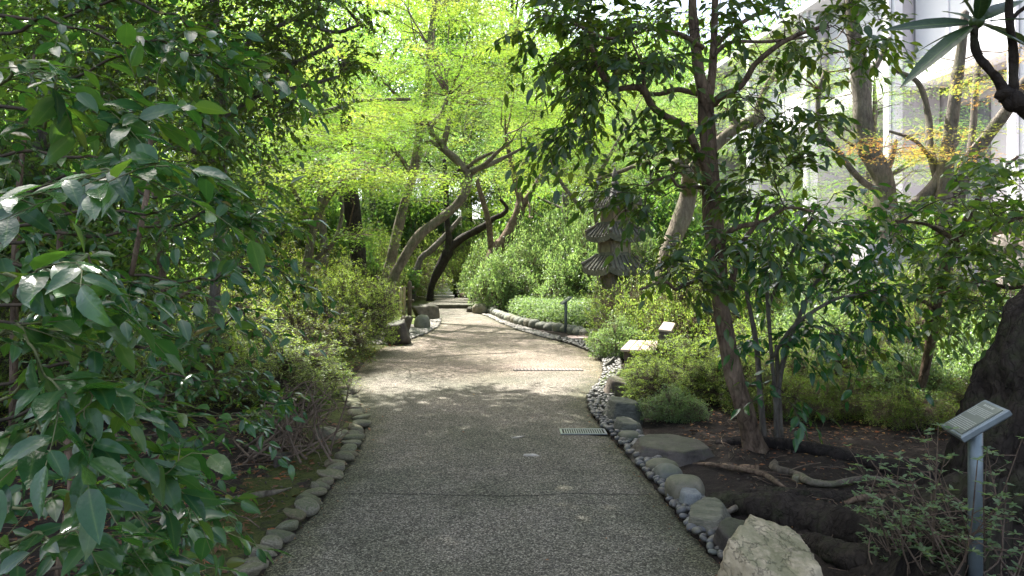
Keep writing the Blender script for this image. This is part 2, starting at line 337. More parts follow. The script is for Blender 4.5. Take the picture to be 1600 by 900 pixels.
def tubes(acc, P, R, sides=3, mat=0):
    """P (N,M,3), R (N,M) many thin twigs at once"""
    N, M = P.shape[:2]
    if N == 0: return
    d = nrm(P[:, -1]-P[:, 0]+1e-6); a = np.where(np.abs(d[:, 2:3]) < .8, np.array([[0, 0, 1.]]), np.array([[1., 0, 0]]))
    u = nrm(np.cross(d, a)); b = np.cross(d, u)
    th = np.linspace(0, 2*np.pi, sides, endpoint=False)
    V = P[:, :, None]+R[:, :, None, None]*(np.cos(th)[None, None, :, None]*u[:, None, None]+np.sin(th)[None, None, :, None]*b[:, None, None])
    n_, i, j = np.meshgrid(np.arange(N), np.arange(M-1), np.arange(sides), indexing='ij'); jn = (j+1) % sides
    o = n_*M*sides
    Q = np.stack([o+i*sides+j, o+i*sides+jn, o+(i+1)*sides+jn, o+(i+1)*sides+j], -1).reshape(-1, 4)
    acc.add(V.reshape(-1, 3), None, Q, 0, None, mat)

# ------------------------------------------------------------------ leaf templates: x across, y along, z up
def tpl_kite(w=.24, fold=.05):
    return np.array([(0,0,0), (-w,.42,fold), (0,1,-.05), (w,.42,fold)]), np.array([(0,1,2), (0,2,3)][::-1]), np.array([1., 0, 1, 0])
def tpl_leaf(w=.22, fold=.05, bend=.15, rows=(0,.14,.34,.58,.8,.93,1), wave=0, curl=0):
    V=[]; rib=[]; T=[]
    prof = lambda t: w*(np.sin(np.pi*min(1, t**.8)))**.75*(1-.12*t) if 0 < t < 1 else 0
    V.append((0,0,0)); rib.append(1.)
    for t in rows[1:-1]:
        z = -bend*t*t; p = prof(t); wv = wave*math.sin(t*9)
        V += [(-p, t, z+fold*p/w+wv), (curl*t*t, t, z), (p, t, z+fold*p/w-wv)]; rib += [0., 1., 0.]
    V.append((curl, rows[-1]*1.04, -bend)); rib.append(1.)
    n = len(rows)-2
    T += [(0,2,1), (0,3,2)]
    for i in range(n-1):
        a = 1+3*i; b = a+3
        T += [(a,a+1,b+1), (a,b+1,b), (a+1,a+2,b+2), (a+1,b+2,b+1)]
    a = 1+3*(n-1); e = len(V)-1
    T += [(a,a+1,e), (a+1,a+2,e)]
    return np.array(V, float), np.array(T), np.array(rib)
def tpl_maple(full=True):
    if full:
        ang = np.radians([-115,-62,0,62,115]); ln = [.42,.62,.72,.62,.42]
    else:
        ang = np.radians([-70,0,70]); ln = [.5,.7,.5]
    c = np.array([0,.3,.03]); V=[c]; T=[]; n=len(ang)
    for k,(a,l) in enumerate(zip(ang,ln)):
        wv = .30
        V += [c+np.array([math.sin(a-wv)*l*.38, math.cos(a-wv)*l*.38, .02]), c+np.array([math.sin(a)*l, math.cos(a)*l, -.05-.05*(k%2)]), c+np.array([math.sin(a+wv)*l*.38, math.cos(a+wv)*l*.38, .02])]
        i = 1+3*k
        T += [(0,i+1,i),(0,i+2,i+1)]
    return np.array(V, float), np.array(T), np.zeros(len(V))
NEAR = [tpl_leaf(.24,.06,.2,wave=.015), tpl_leaf(.26,.09,.1,curl=.06), tpl_leaf(.22,.05,.34,wave=.025,curl=-.09), tpl_leaf(.25,.03,.08,wave=.022,curl=.05)]
MIDL = [tpl_leaf(.24,.06,.16,(0,.3,.65,1)), tpl_leaf(.22,.08,.08,(0,.35,.7,1))]
KITE = [tpl_kite()]; KITEN = [tpl_kite(.17)]
MAPLE = [tpl_maple(True)]; MAPLE3 = [tpl_maple(False)]
def place(acc, tpls, P, D, N, size, v=None, rg=RNG, mat=0):
    if len(P) == 0: return
    D = nrm(D); Sd = nrm(np.cross(D, N)); N2 = np.cross(Sd, D)
    v = rg.uniform(0, .999, len(P)) if v is None else v
    pick = rg.integers(0, len(tpls), len(P))
    for k, (V, T, rib) in enumerate(tpls):
        m = pick == k; n = m.sum()
        if not n: continue
        X = P[m][:, None]+size[m][:, None, None]*(V[None, :, 0:1]*Sd[m][:, None]+V[None, :, 1:2]*D[m][:, None]+V[None, :, 2:3]*N2[m][:, None])
        TT = (T[None]+np.arange(n)[:, None, None]*len(V)).reshape(-1, 3)
        acc.add(X.reshape(-1, 3), TT, None, np.repeat(v[m], len(T)), np.tile(rib, n), mat)
LEAFMESH = {}
def leaf_mesh(k, matname):
    if (k, matname) not in LEAFMESH:
        a = Acc(); V, T, rib = NEAR[k]; a.add(V, T, None, 0.0, rib); LEAFMESH[k, matname] = a.mesh('leaf', ML[matname])
    return LEAFMESH[k, matname]
def leaf_objects(root, matname, P, D, N, size, nmax=300):
    """the leaves that show largest become parts; returns mask of the others"""
    depth = np.maximum(P[:, 1], .3); px = 800+F*P[:, 0]/depth; py = HZ-(P[:, 2]-EYE)/depth*F
    vis = (px > -30) & (px < 1630) & (py > -30) & (py < 930)
    score = np.where(vis, size/depth, 0); idx = np.argsort(-score)[:nmax]; idx = idx[score[idx] > 0]
    Dn = nrm(D); Sd = nrm(np.cross(Dn, N)); N2 = np.cross(Sd, Dn)
    rl = np.array(root.location)
    for i in idx:
        s = size[i]; o = bpy.data.objects.new('leaf', leaf_mesh(int(RNG.integers(0, 4)), matname))
        M = Matrix(((Sd[i,0]*s, Dn[i,0]*s, N2[i,0]*s, P[i,0]-rl[0]), (Sd[i,1]*s, Dn[i,1]*s, N2[i,1]*s, P[i,1]-rl[1]), (Sd[i,2]*s, Dn[i,2]*s, N2[i,2]*s, P[i,2]-rl[2]), (0,0,0,1)))
        o.parent = root; o.matrix_local = M; COL.objects.link(o)
    mask = np.ones(len(P), bool); mask[idx] = False
    return mask

# ------------------------------------------------------------------ growth
class Leaves:
    def __init__(s): s.P=[]; s.D=[]; s.N=[]; s.S=[]; s.V=[]
    def add(s, P, D, N, S, V=None): s.P.append(P); s.D.append(D); s.N.append(N); s.S.append(S); s.V.append(RNG.uniform(0, .999, len(P)) if V is None else V)
    def vals(s): return np.concatenate(s.V)
    def get(s): return np.concatenate(s.P), np.concatenate(s.D), np.concatenate(s.N), np.concatenate(s.S)
def shoots(tw, lv, St, D, L, k, size, droop=.25, rg=RNG, r0=.003, hang=.35, up=1.0, mat=1, spread=.9):
    """leafy shoots: start points, directions, lengths; k alternate leaves each"""
    N = len(St)
    if N == 0: return
    D = nrm(D); t = np.linspace(0, 1, 5)
    wob = rg.normal(0, .06, (N, 1, 3))*np.sin(t*3)[None, :, None]
    P = St[:, None]+D[:, None]*(L[:, None]*t)[..., None]+wob*L[:, None, None]
    P[..., 2] -= droop*L[:, None]*t**2
    tubes(tw, P, np.outer(np.full(N, r0), np.linspace(1, .4, 5)), 3, mat)
    tl = np.linspace(.18, 1, k)
    side = nrm(np.cross(D, [0, 0, 1])+rg.normal(0, .15, (N, 3)))
    for j, tj in enumerate(tl):
        q = tj*4; i0 = min(int(q), 3); f = q-i0
        p = P[:, i0]*(1-f)+P[:, i0+1]*f; tan = nrm(P[:, i0+1]-P[:, i0])
        sg = 0 if j == k-1 else (1 if j % 2 else -1)
        d = tan*(.75 if sg else 1.2)+side*sg*spread+rg.normal(0, .28, (N, 3)); d[:, 2] -= hang*rg.uniform(.2, 1.6, N)
        n = np.array([[0, 0, up]])+rg.normal(0, .45, (N, 3))+tan*.2
        keep = rg.random(N) > .06
        lv.add(p[keep], nrm(d)[keep], n[keep], (size*rg.uniform(.7, 1.2, N))[keep])
def connect(tw, skel, C, r0=.012, r1=.004, sag=.06, rg=RNG, mat=1, m=6, toward=None):
    """join cluster centres to limbs, or to twigs already grown, by bowed branches"""
    if len(C) == 0: return None
    sk = skel[:, :3].copy(); sr = skel[:, 3].copy()
    d0 = np.min(np.linalg.norm(C[:, None]-sk[None, ::3], axis=2), axis=1); order = np.argsort(d0); dirs = np.zeros_like(C)
    t = np.linspace(0, 1, m); nb = max(4, min(24, len(C)//10))
    for b in np.array_split(order, nb):
        if not len(b): continue
        c = C[b]; d = np.linalg.norm(c[:, None]-sk[None], axis=2)+np.maximum(0, sk[None, :, 2]-c[:, None, 2])*.35
        k = np.argmin(d, axis=1); A = sk[k]; rr = sr[k]; ln = np.linalg.norm(c-A, axis=1)
        P = A[:, None]*(1-t)[None, :, None]+c[:, None]*t[None, :, None]
        off = rg.normal(0, .13, (len(c), 3)); off[:, 2] += sag
        P += (off*ln[:, None])[:, None]*np.sin(t*np.pi)[None, :, None]
        P[:, 1:-1] += rg.normal(0, .018, (len(c), m-2, 3))*ln[:, None, None]
        Rs = np.minimum(rr*.7, r0*np.clip(ln, .3, 2.0)); Rr = Rs[:, None]*(1-t)[None]+np.minimum(r1, Rs)[:, None]*t[None]
        tubes(tw, P, Rr, 5, mat); dirs[b] = nrm(c-A)
        sk = np.vstack([sk, P[:, 2:].reshape(-1, 3)]); sr = np.concatenate([sr, Rr[:, 2:].ravel()])
    return dirs
def box(n, x0, x1, y0, y1, Y0, Y1, rg=RNG, ell=True):
    """n points through a region of the place: bearing and height bounds over a range of depth"""
    out = []
    while len(out) < n:
        a, b = rg.uniform(-1, 1, 2)
        if ell and a*a+b*b > 1.05: continue
        out.append(W((x0+x1)/2+a*(x1-x0)/2, (y0+y1)/2+b*(y1-y0)/2, rg.uniform(Y0, Y1)))
    return np.array(out)
def limb(rows):
    """rows (px, py, depth, half width in px) -> x,y,z,r"""
    return np.array([[*W(a, b, Y), r*Y/F] for a, b, Y, r in rows])
def grounded(L, gz=0, k=1.25, lean=.3):
    """extend a trunk down to the ground"""
    p = L[0]; z = ground_z(p[0], p[1])-.06
    if p[2]-z < .1: q = L.copy(); q[0, 2] = z; return q
    d = nrm(L[0, :3]-L[1, :3]); s = (p[2]-z)
    base = np.array([p[0]+d[0]*s*lean, p[1]+d[1]*s*lean, z, p[3]*k])
    return np.vstack([base, L])

# ------------------------------------------------------------------ path outline and ground heights
LE = [G(*p) for p in [(-60,2000),(235,1160),(385,925),(432,865),(462,830),(490,798),(520,757),(548,722),(565,688),(572,665),(569,645),(556,625),(548,608),(552,588),(572,562),(598,543),(640,530),(662,522),(682,511),(687,501),(683,492),(676,484)]]
RE = [G(*p) for p in [(1990,2000),(1390,1160),(1165,925),(1110,865),(1075,825),(1030,768),(992,722),(957,685),(932,657),(918,637),(918,618),(934,600),(944,583),(941,566),(922,549),(890,537),(852,527),(812,516),(781,504),(762,494),(741,487),(729,484)]]
LE = np.array(LE); RE = np.array(RE)
def XL(y): return np.interp(y, LE[:, 1], LE[:, 0])
def XR(y): return np.interp(y, RE[:, 1], RE[:, 0])
def fbm(x, y, s=0):
    return (np.sin(x*1.7+y*1.1+s)+.6*np.sin(x*3.1-y*2.7+s*2)+.4*np.sin(x*6.3+y*5.9+s*3)+.25*np.sin(x*13.1-y*11.7+s)+.15*np.sin(x*27+y*23))/2.4
def ground_z(x, y):
    x = np.asarray(x, float); y = np.asarray(y, float)
    dl = XL(y)-x; dr = x-XR(y)
    z = np.full(np.broadcast(x, y).shape, -.045)
    lft = .0+.035*np.clip(dl, 0, 1)+.05*np.clip(dl-1, 0, 8)+.015*fbm(x*1.5, y*1.5)*np.clip(dl*2, 0, 1)
    rgt = .0+.065*np.clip((dr-.25)/.5, 0, 1)+.02*np.clip(dr-1.5, 0, 8)+.03*fbm(x*2, y*2, 1)*np.clip(dr, 0, 1)
    rgt = np.where(y > 11, rgt*.5, rgt)
    z = np.where(dl > 0, lft-.006, z); z = np.where(dr > 0, rgt-.01, z)
    z = z+np.where(y > 23.6, np.clip((y-23.6)*.05, 0, .12), 0)*((dl > 0) | (dr > 0))
    far = np.clip((y-30)/60, 0, 1)**1.3*7+np.clip((-x-9)/30, 0, 1)**1.2*6
    return z+far
def build_ground():
    def axis(lo, f0, f1, hi, fine, coarse):
        a = list(np.arange(f0, f1, fine)); s = fine; p = f1
        while p < hi: a.append(p); s = min(s*1.12, coarse); p += s
        a.append(hi); s = fine; p = f0-s
        while p > lo: a.insert(0, p); s = min(s*1.12, coarse); p -= s
        a.insert(0, lo); return np.array(a)
    xs = axis(-160, -4.5, 4.8, 160, .045, 6); ys = axis(-40, 1.8, 10.5, 260, .045, 6)
    X, Yg = np.meshgrid(xs, ys, indexing='ij'); Z = ground_z(X, Yg)
    rg = np.random.default_rng(3)
    dl = XL(Yg)-X; dr = X-XR(Yg); out = (dl > .02) | (dr > .02)
    Z = Z+rg.normal(0, .006, Z.shape)*out
    n, m = X.shape; i, j = np.meshgrid(np.arange(n-1), np.arange(m-1), indexing='ij')
    Q = np.stack([i*m+j, (i+1)*m+j, (i+1)*m+j+1, i*m+j+1], -1).reshape(-1, 4)
    a = Acc(); a.add(np.stack([X, Yg, Z], -1).reshape(-1, 3), None, Q)
    me = a.mesh('ground', M_soil)
    ms = np.clip(1-np.abs(dl-.35)/.7, 0, 1)+np.clip(1-np.abs(dr-1.2)/1.5, 0, 1)*.15+((Yg > 11) & (dl > 0) & (dl < 3))*.6
    at = me.attributes.new('moss', 'FLOAT', 'POINT'); at.data.foreach_set('value', np.clip(ms, 0, 1).astype(np.float32).ravel())
    tag(link('ground', me), kind='structure')
    # the path: one slab with its own edge
    ys = np.concatenate([np.arange(-3, 3, .25), np.arange(3, 12, .06), np.arange(12, 23.6, .12), [23.62]])
    us = np.linspace(0, 1, 60)
    ysl = ys[None]; rgw = .008*np.sin(ysl*23)+.006*np.sin(ysl*51+1)
    X = XL(ysl)*(1-us[:, None])+XR(ysl)*us[:, None]+rgw*(us[:, None] > .98)-rgw*(us[:, None] < .02)
    Yg = np.broadcast_to(ysl, X.shape)
    Z = .003*fbm(X*.8, Yg*.8, 4)-.012*(np.abs(us[:, None]-.5)*2)**8
    V = np.stack([X, Yg, Z], -1); n, m = X.shape
    sk0 = V[0].copy(); sk0[:, 2] -= .07; sk1 = V[-1].copy(); sk1[:, 2] -= .07
    i, j = np.meshgrid(np.arange(n-1), np.arange(m-1), indexing='ij')
    Q = np.stack([i*m+j, (i+1)*m+j, (i+1)*m+j+1, i*m+j+1], -1).reshape(-1, 4)
    a = Acc(); V = np.vstack([V.reshape(-1, 3), sk0, sk1]); b0 = n*m; b1 = b0+m; jj = np.arange(m-1)
    Q = np.vstack([Q, np.stack([b0+jj, jj, jj+1, b0+jj+1], -1), np.stack([(n-1)*m+jj, b1+jj, b1+jj+1, (n-1)*m+jj+1], -1)])
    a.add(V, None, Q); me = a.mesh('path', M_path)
    pk = np.clip((Yg-9.2-.35*np.sin(X*3))/.8, 0, 1)*np.clip((20-Yg)/4, 0, 1)
    at = me.attributes.new('pink', 'FLOAT', 'POINT'); at.data.foreach_set('value', np.concatenate([pk.ravel()*.5, np.zeros(2*m)]).astype(np.float32))
    ed = np.broadcast_to(np.clip(1-np.minimum(us, 1-us)[:, None]/.14, 0, 1), X.shape)
    at = me.attributes.new('edge', 'FLOAT', 'POINT'); at.data.foreach_set('value', np.concatenate([ed.ravel(), np.ones(2*m)]).astype(np.float32))
    p = tag(link('path', me), kind='structure')
    # crack across the path: a thin dark groove strip
    a = Acc(); xs = np.linspace(XL(4.8)+.03, XR(4.72)-.05, 90); rg = np.random.default_rng(5)
    yc = 4.74+.02*np.sin(xs*2.2)+np.cumsum(rg.normal(0, .006, 90))*np.linspace(1, .6, 90)+.006*np.sin(xs*19); hw = .0035*(1+.5*rg.random(90))
    zz = .003*fbm(xs*.8, yc*.8, 4)+.003
    V = np.concatenate([np.stack([xs, yc-hw, zz], -1), np.stack([xs, yc+hw, zz], -1)]); k = np.arange(89)
    a.add(V, None, np.stack([k, k+1, k+91, k+90], -1)); link('crack', a.mesh('crack', M_crack), p)
    return p
PATH = build_ground()

def box_acc(a, c, s, rz=0, mat=0, bev=0, tilt=None):
    """a box with chamfered long edges"""
    x, y, z = np.array(s)/2; b = min(bev, x*.9, y*.9, z*.9)
    V = []
    for zz, q in ((-z, b), (-z+b, 0), (z-b, 0), (z, b)) if b else ((-z, 0), (z, 0)):
        V += [(-x+q, -y+q, zz), (x-q, -y+q, zz), (x-q, y-q, zz), (-x+q, y-q, zz)]
    V = np.array(V, float); n = len(V)//4; Q = [(3, 2, 1, 0), (n*4-4, n*4-3, n*4-2, n*4-1)]
    for k in range(n-1):
        for j in range(4): Q.append((k*4+j, k*4+(j+1) % 4, k*4+4+(j+1) % 4, k*4+4+j))
    if tilt is not None: V = V@np.array(tilt.to_3x3()).T
    cs, sn = math.cos(rz), math.sin(rz); V = V@np.array([[cs, sn, 0], [-sn, cs, 0], [0, 0, 1]])
    a.add(V+np.array(c), None, Q, 0, None, mat)
def boxobj(name, mat, parent, c, s, rz=0, bev=.004, tilt=None, smooth=False):
    a = Acc(); box_acc(a, c, s, rz, 0, bev, tilt); return link(name, a.mesh(name, mat, smooth), parent)

# ------------------------------------------------------------------ stones
import bmesh
def ico(sub):
    bm = bmesh.new(); bmesh.ops.create_icosphere(bm, subdivisions=sub, radius=1)
    V = np.array([v.co[:] for v in bm.verts]); T = np.array([[v.index for v in f.verts] for f in bm.faces]); bm.free(); return V, T
ICO = {k: ico(k) for k in (1, 2, 3, 4, 5)}
def fnoise(V, f, rg, n=6):
    o = np.zeros(len(V))
    for k in range(n):
        d = nrm(rg.normal(0, 1, 3)); o += np.sin(V@d*f*(1+.35*k)+rg.uniform(0, 6.28))/(1+.35*k)
    return o/2.2
SLAB = [(0,-.1,1,.5), (-1,-.15,.3,.88), (1,.1,.35,.9), (-.35,-1,.3,.8), (.5,-.8,.35,.9), (0,1,.2,.9), (.6,.8,.3,.95), (-.8,.6,.4,.95), (0,0,-1,.6)]
BIG = [(.1,-.42,1,.4), (-1,-.25,.12,.86), (-.5,-1,-.05,.8), (.45,-.9,.1,.86), (1,-.1,.45,.86), (.3,1,.3,.85), (-.7,.7,.4,.95), (-.5,.1,1,.86), (.6,.3,.9,.82), (0,0,-1,.6)]
def stone_mesh(name, dims, mat, seed, planes=0, rough=.05, sub=4, soft=8, topflat=0, fine=.0):
    V, T = ICO[sub]; rg = np.random.default_rng(seed)
    if isinstance(planes, list):
        pl = np.array(planes); n = nrm(pl[:, :3]+rg.normal(0, .07, (len(pl), 3))); d = pl[:, 3]*rg.uniform(.93, 1.07, len(pl))
        q = np.maximum(V@n.T, 1e-3)/d[None]; r = 1/np.power(np.sum(q**(soft*2), 1), 1/(soft*2)); P = V*r[:, None]
    elif planes:
        n = nrm(rg.normal(0, 1, (planes, 3))); n = np.vstack([n, [[0, 0, 1.], [0, 0, -1.]]]); d = rg.uniform(.62, .95, len(n)); d[-2] = .7-topflat
        q = np.maximum(V@n.T, 1e-3)/d[None]; r = 1/np.power(np.sum(q**(soft*2), 1), 1/(soft*2)); P = V*r[:, None]
    else:
        P = V/np.power(np.sum(np.abs(V)**2.5, 1), 1/2.5)[:, None]
    P = P*(1+rough*fnoise(V, 2.5, rg)+rough*.5*fnoise(V, 6, rg))[:, None]
    if fine: P = P*(1+fine*np.abs(fnoise(V, 14, rg))+fine*.5*fnoise(V, 30, rg))[:, None]
    lo, hi = P.min(0), P.max(0); P = (P-(lo+hi)/2)/(hi-lo)*np.array(dims)
    a = Acc(); a.add(P, T); return a.mesh(name, mat)
def rock(label, px, py, wpx, h, mat, seed, depth=None, rz=0, planes=0, rough=.05, sink=.3, name='boulder', cat='boulder', tilt=(0,0), group=None, fine=0, soft=8, topflat=0, Y=None, lift=0):
    """wpx: width seen in the photo; h: full height; base of the visible stone at px,py"""
    g = G(px, py, .02) if Y is None else np.array([(px-800)/F*Y, Y, .04]); w_ = wpx/F*g[1]; dp = depth or w_*.8
    me = stone_mesh(name, (w_, dp, h), MS[mat], seed, planes, rough, 5 if wpx > 90 else 4, soft, topflat, fine)
    o = link(name, me, None, (g[0], g[1]+dp*.45, ground_z(g[0], g[1]+dp*.4)+h*(.5-sink)+lift), (tilt[0], tilt[1], rz))
    return tag(o, label, cat, group)
rock('large rough cream white boulder at the path edge', 1231, 955, 176, .36, 'white', 4, .45, .12, BIG, .04, .06, fine=.045, soft=14)
rock('dark mossy rock half hidden behind the cream white boulder', 1172, 866, 96, .2, 'dark', 12, .3, .2, BIG, .06, .25, fine=.03)
rock('flat tilted grey slab stone with streaks behind the white boulder', 1120, 832, 78, .15, 'slab', 25, .36, -.45, SLAB, .03, .2, tilt=(.14,-.1), soft=16)
rock('small squarish blue grey stone block beside the round boulder', 1086, 795, 42, .15, 'block', 31, .17, .2, SLAB, .04, .2, name='stone_block', cat='stone', soft=14)
rock('biggest smooth round grey boulder along the pebble strip', 1077, 784, 62, .2, 'river', 41, .26, 0, 0, .07, .2)
rock('smaller smooth rounded boulder left of the biggest round one', 1050, 753, 44, .15, 'river', 52, .24, .1, 0, .06, .2)
rock('low rounded grey boulder next after the long flat slab', 1040, 739, 54, .13, 'river', 63, .26, -.3, 0, .06, .25)
rock('long low flat topped stone slab in front of the leaning tree', 1064, 724, 150, .17, 'dark', 77, .55, -.08, SLAB, .04, .22, name='stone_slab', cat='stone', soft=16, fine=.015)
rock('small roundish grey stone at the near end of the stepped slabs', 987, 690, 34, .14, 'river', 83, .24, .3, 0, .07, .3, name='stone', cat='stone')
rock('low grey green stone slab below the pale topped slab', 984, 680, 46, .2, 'slab', 94, .34, .3, SLAB, .04, .3, name='stone_slab', cat='stone', soft=12)
rock('grey stone slab with pale sunlit top beside the drain', 977, 664, 62, .28, 'slab', 102, .6, .1, SLAB, .04, .2, name='stone_slab', cat='stone', soft=14, fine=.02)
rock('dark red brown stone block with flat top under the azalea', 976, 624, 58, .26, 'dark', 113, .5, .05, SLAB, .03, .15, name='stone_slab', cat='stone', soft=18)
rock('flat pale mossy stone beside the left bare stems', 518, 684, 78, .15, 'kerb', 121, .32, .2, 6, .05, .35, name='stone', cat='stone')
rock('small dark stone under the bare stems left of the path', 438, 727, 26, .14, 'dark', 127, .12, 0, 6, .05, .3, name='stone', cat='stone')
rock('large squared dark brown boulder by the left path bend', 616, 538, 46, .56, 'dark', 133, .55, .1, SLAB, .04, .1, soft=18, fine=.03)
rock('dark rock wedged behind the large squared boulder', 632, 524, 20, .5, 'dark', 137, .35, .3, 6, .05, .15)
rock('long dark grey boulder behind the round grey one', 662, 501, 42, .5, 'dark', 141, .8, -.1, 5, .07, .2, soft=5)
rock('round grey boulder on the light gravel', 658, 514, 26, .42, 'grey', 147, .42, 0, 0, .06, .2)
rock('low grey stone lying on the light gravel', 641, 523, 26, .16, 'grey', 151, .4, .3, 0, .08, .3, name='stone', cat='stone')
rock('tan round boulder on the right near the step', 750, 489, 26, .42, 'kerb', 157, .5, 0, 0, .05, .25)
rock('dark stone touching the tan boulder near the step', 735, 487, 14, .28, 'dark', 163, .4, 0, 0, .08, .2, name='stone', cat='stone')
rock('small dark rock on the moss behind the left boulders', 626, 492, 11, .3, 'dark', 167, .3, 0, 6, .05, .2, name='stone', cat='stone')
rock('pale squared stone at the foot of the pagoda bed', 935, 534, 22, .22, 'kerb', 173, .3, .1, 6, .04, .25, name='stone', cat='stone')
rock('grey green rock under foliage at the bench end of the pebbles', 955, 575, 26, .22, 'grey', 177, .35, .1, 6, .06, .25, name='stone', cat='stone')
rock('small tan stone lying on the dark soil by the roots', 1248, 762, 16, .06, 'kerb', 183, .05, .1, 0, .08, .2, name='stone', cat='stone')

def edging():
    e = empty('stone_edging', G(470, 820), 'row of rounded mossy stones set along the left path edge', 'stone edging')
    e.location = (0, 0, 0)
    rg = np.random.default_rng(21)
    vars_ = [stone_mesh('stone', (1, 1, 1), MS['kerb'], 200+k, 0 if k % 2 else 9, .07, 3, 6) for k in range(6)]
    y = 2.9; k = 0
    while y < 8.3:
        ln = rg.uniform(.095, .165)*(1 if y < 5 else 1.25); wd = ln*rg.uniform(.62, .9); y2 = y+ln*.5
        x = XL(y2)-.06+rg.normal(0, .008); dx = XL(y2+.2)-XL(y2-.2)
        ds = ln*.96*.4/math.hypot(.4, dx)
        y2 = y+ds/2
        link('stone', vars_[k % 6], e, (XL(y2)-.06+rg.normal(0, .014), y2, .014+rg.uniform(-.012, .012)), (rg.normal(0, .18), rg.normal(0, .18), -math.atan2(dx, .4)+rg.normal(0, .4)), (ln*rg.uniform(.95, 1.25), ln*rg.uniform(.7, .92), rg.uniform(.055, .085)))
        y += ds; k += 1
    e2 = empty('stone_edging', (0, 0, 0), 'row of dark rounded stones edging the low ground cover bed', 'stone edging')
    pts = np.array([G(*p) for p in [(938,531),(915,527),(890,521.5),(862,517),(835,512.5),(810,507),(790,500),(775,493),(762,487.5)]])
    seg = np.linalg.norm(np.diff(pts, axis=0), axis=1); cum = np.concatenate([[0], np.cumsum(seg)]); s = 0
    va = [stone_mesh('stone', (1, 1, 1), MS['grey'], 230+k, 0, .08, 3, 6) for k in range(4)]
    while s < cum[-1]:
        ln = rg.uniform(.28, .42); p = np.array([np.interp(s+ln/2, cum, pts[:, q]) for q in range(3)]); p2 = np.array([np.interp(s+ln/2+.1, cum, pts[:, q]) for q in range(3)])
        d = p2-p; link('stone', va[k % 4], e2, (p[0], p[1], .08), (0, rg.normal(0, .08), math.atan2(d[1], d[0])+rg.normal(0, .1)), (ln, .26, rg.uniform(.2, .27)))
        s += ln*.97; k += 1
edging()

def pebbles():
    rg = np.random.default_rng(31)
    root = empty('pebble_strip', (0, 0, 0), 'strip of smooth dark grey pebbles between path and boulders', 'pebbles')
    V, T = ICO[2]; vs = []
    for k in range(6):
        P = V/np.power(np.sum(np.abs(V)**2.3, 1), 1/2.3)[:, None]*(1+.07*fnoise(V, 2.2, rg))[:, None]
        a = Acc(); a.add(P, T); vs.append((P, a.mesh('pebble', MS['pebble'])))
    cand = []
    for _ in range(26000):
        y = 2.6+11.5*rg.random()**1.25; wid = np.interp(y, [2.6, 3.4, 4.2, 5, 6, 7.5, 9, 10.5, 12, 14], [.3, .2, .2, .17, .22, .3, .2, .25, .3, .22])
        cand.append((XR(y)+.012+wid*rg.random(), y))
    r_ = rg.uniform(.02, .036, len(cand)); cell = {}; keep = []
    for (x, y), r in zip(cand, r_):
        c = (int(x/.08), int(y/.08)); ok = True
        for i in (-1, 0, 1):
            for j in (-1, 0, 1):
                for (a, b, s) in cell.get((c[0]+i, c[1]+j), ()):
                    if (a-x)**2+(b-y)**2 < ((s+r)*.86)**2: ok = False
        if ok: cell.setdefault(c, []).append((x, y, r)); keep.append((x, y, r))
    keep.sort(key=lambda t: t[1]); acc = Acc()
    for k, (x, y, r) in enumerate(keep):
        sc = (r*rg.uniform(1.0, 1.35), r*rg.uniform(.85, 1.1), r*rg.uniform(.55, .8)); rz = rg.uniform(0, 3.14); z = sc[2]*.7+rg.uniform(-.004, .016)+.03*((x-XR(y))/.2)
        if y > 2.9 and k < 10000 and len(root_list) < 300:
            o = link('pebble', vs[k % 6][1], root, (x, y, z), (rg.normal(0, .25), rg.normal(0, .25), rz), sc); root_list.append(o)
        else:
            P = vs[k % 6][0]*np.array(sc); cs, sn = math.cos(rz), math.sin(rz); P = P@np.array([[cs, sn, 0], [-sn, cs, 0], [0, 0, 1]]); acc.add(P+np.array([x, y, z]), T)
    tag(link('pebble_layer', acc.mesh('pebble_layer', MS['pebble']), root), kind='stuff')
root_list = []
pebbles()
def scatter_gravel():
    rg = np.random.default_rng(33); V, T = ICO[1]; a = Acc()
    def bit(x, y, r, z=0):
        P = V*np.array([r, r*rg.uniform(.7, 1), r*.6])*(1+rg.normal(0, .1, (len(V), 1))); a.add(P+np.array([x, y, z+r*.3]), T)
    n = 0
    while n < 2600:
        y = rg.uniform(13.2, 19.5); x = XL(y)-rg.uniform(-.04, .85)
        bit(x, y, rg.uniform(.025, .05), .01); n += 1
    for _ in range(1200):
        y = rg.uniform(14.2, 21); x = XR(y)+rg.uniform(-.02, .32); bit(x, y, rg.uniform(.02, .035))
    tag(link('gravel', a.mesh('gravel', MS['gravel'], False)), 'light gravel spread beside the path bends', 'gravel', kind='stuff')
    a2 = Acc(); V, T = ICO[1]
    for _ in range(2600):                                   # crumbs of soil and grit over the beds
        y = rg.uniform(2.2, 8.5); x = XR(y)+rg.uniform(.45, 3.4) if rg.random() < .6 else XL(y)-rg.uniform(.1, 2.2)
        r = rg.uniform(.003, .011); a2.add(V*r*rg.uniform(.6, 1.2, (1, 3))+np.array([x, y, ground_z(x, y)+r*.2]), T)
    tag(link('soil_crumb', a2.mesh('soil_crumb', MS['dark'], False)), 'loose crumbs and grit on the dark beds', 'grit', kind='stuff')
scatter_gravel()

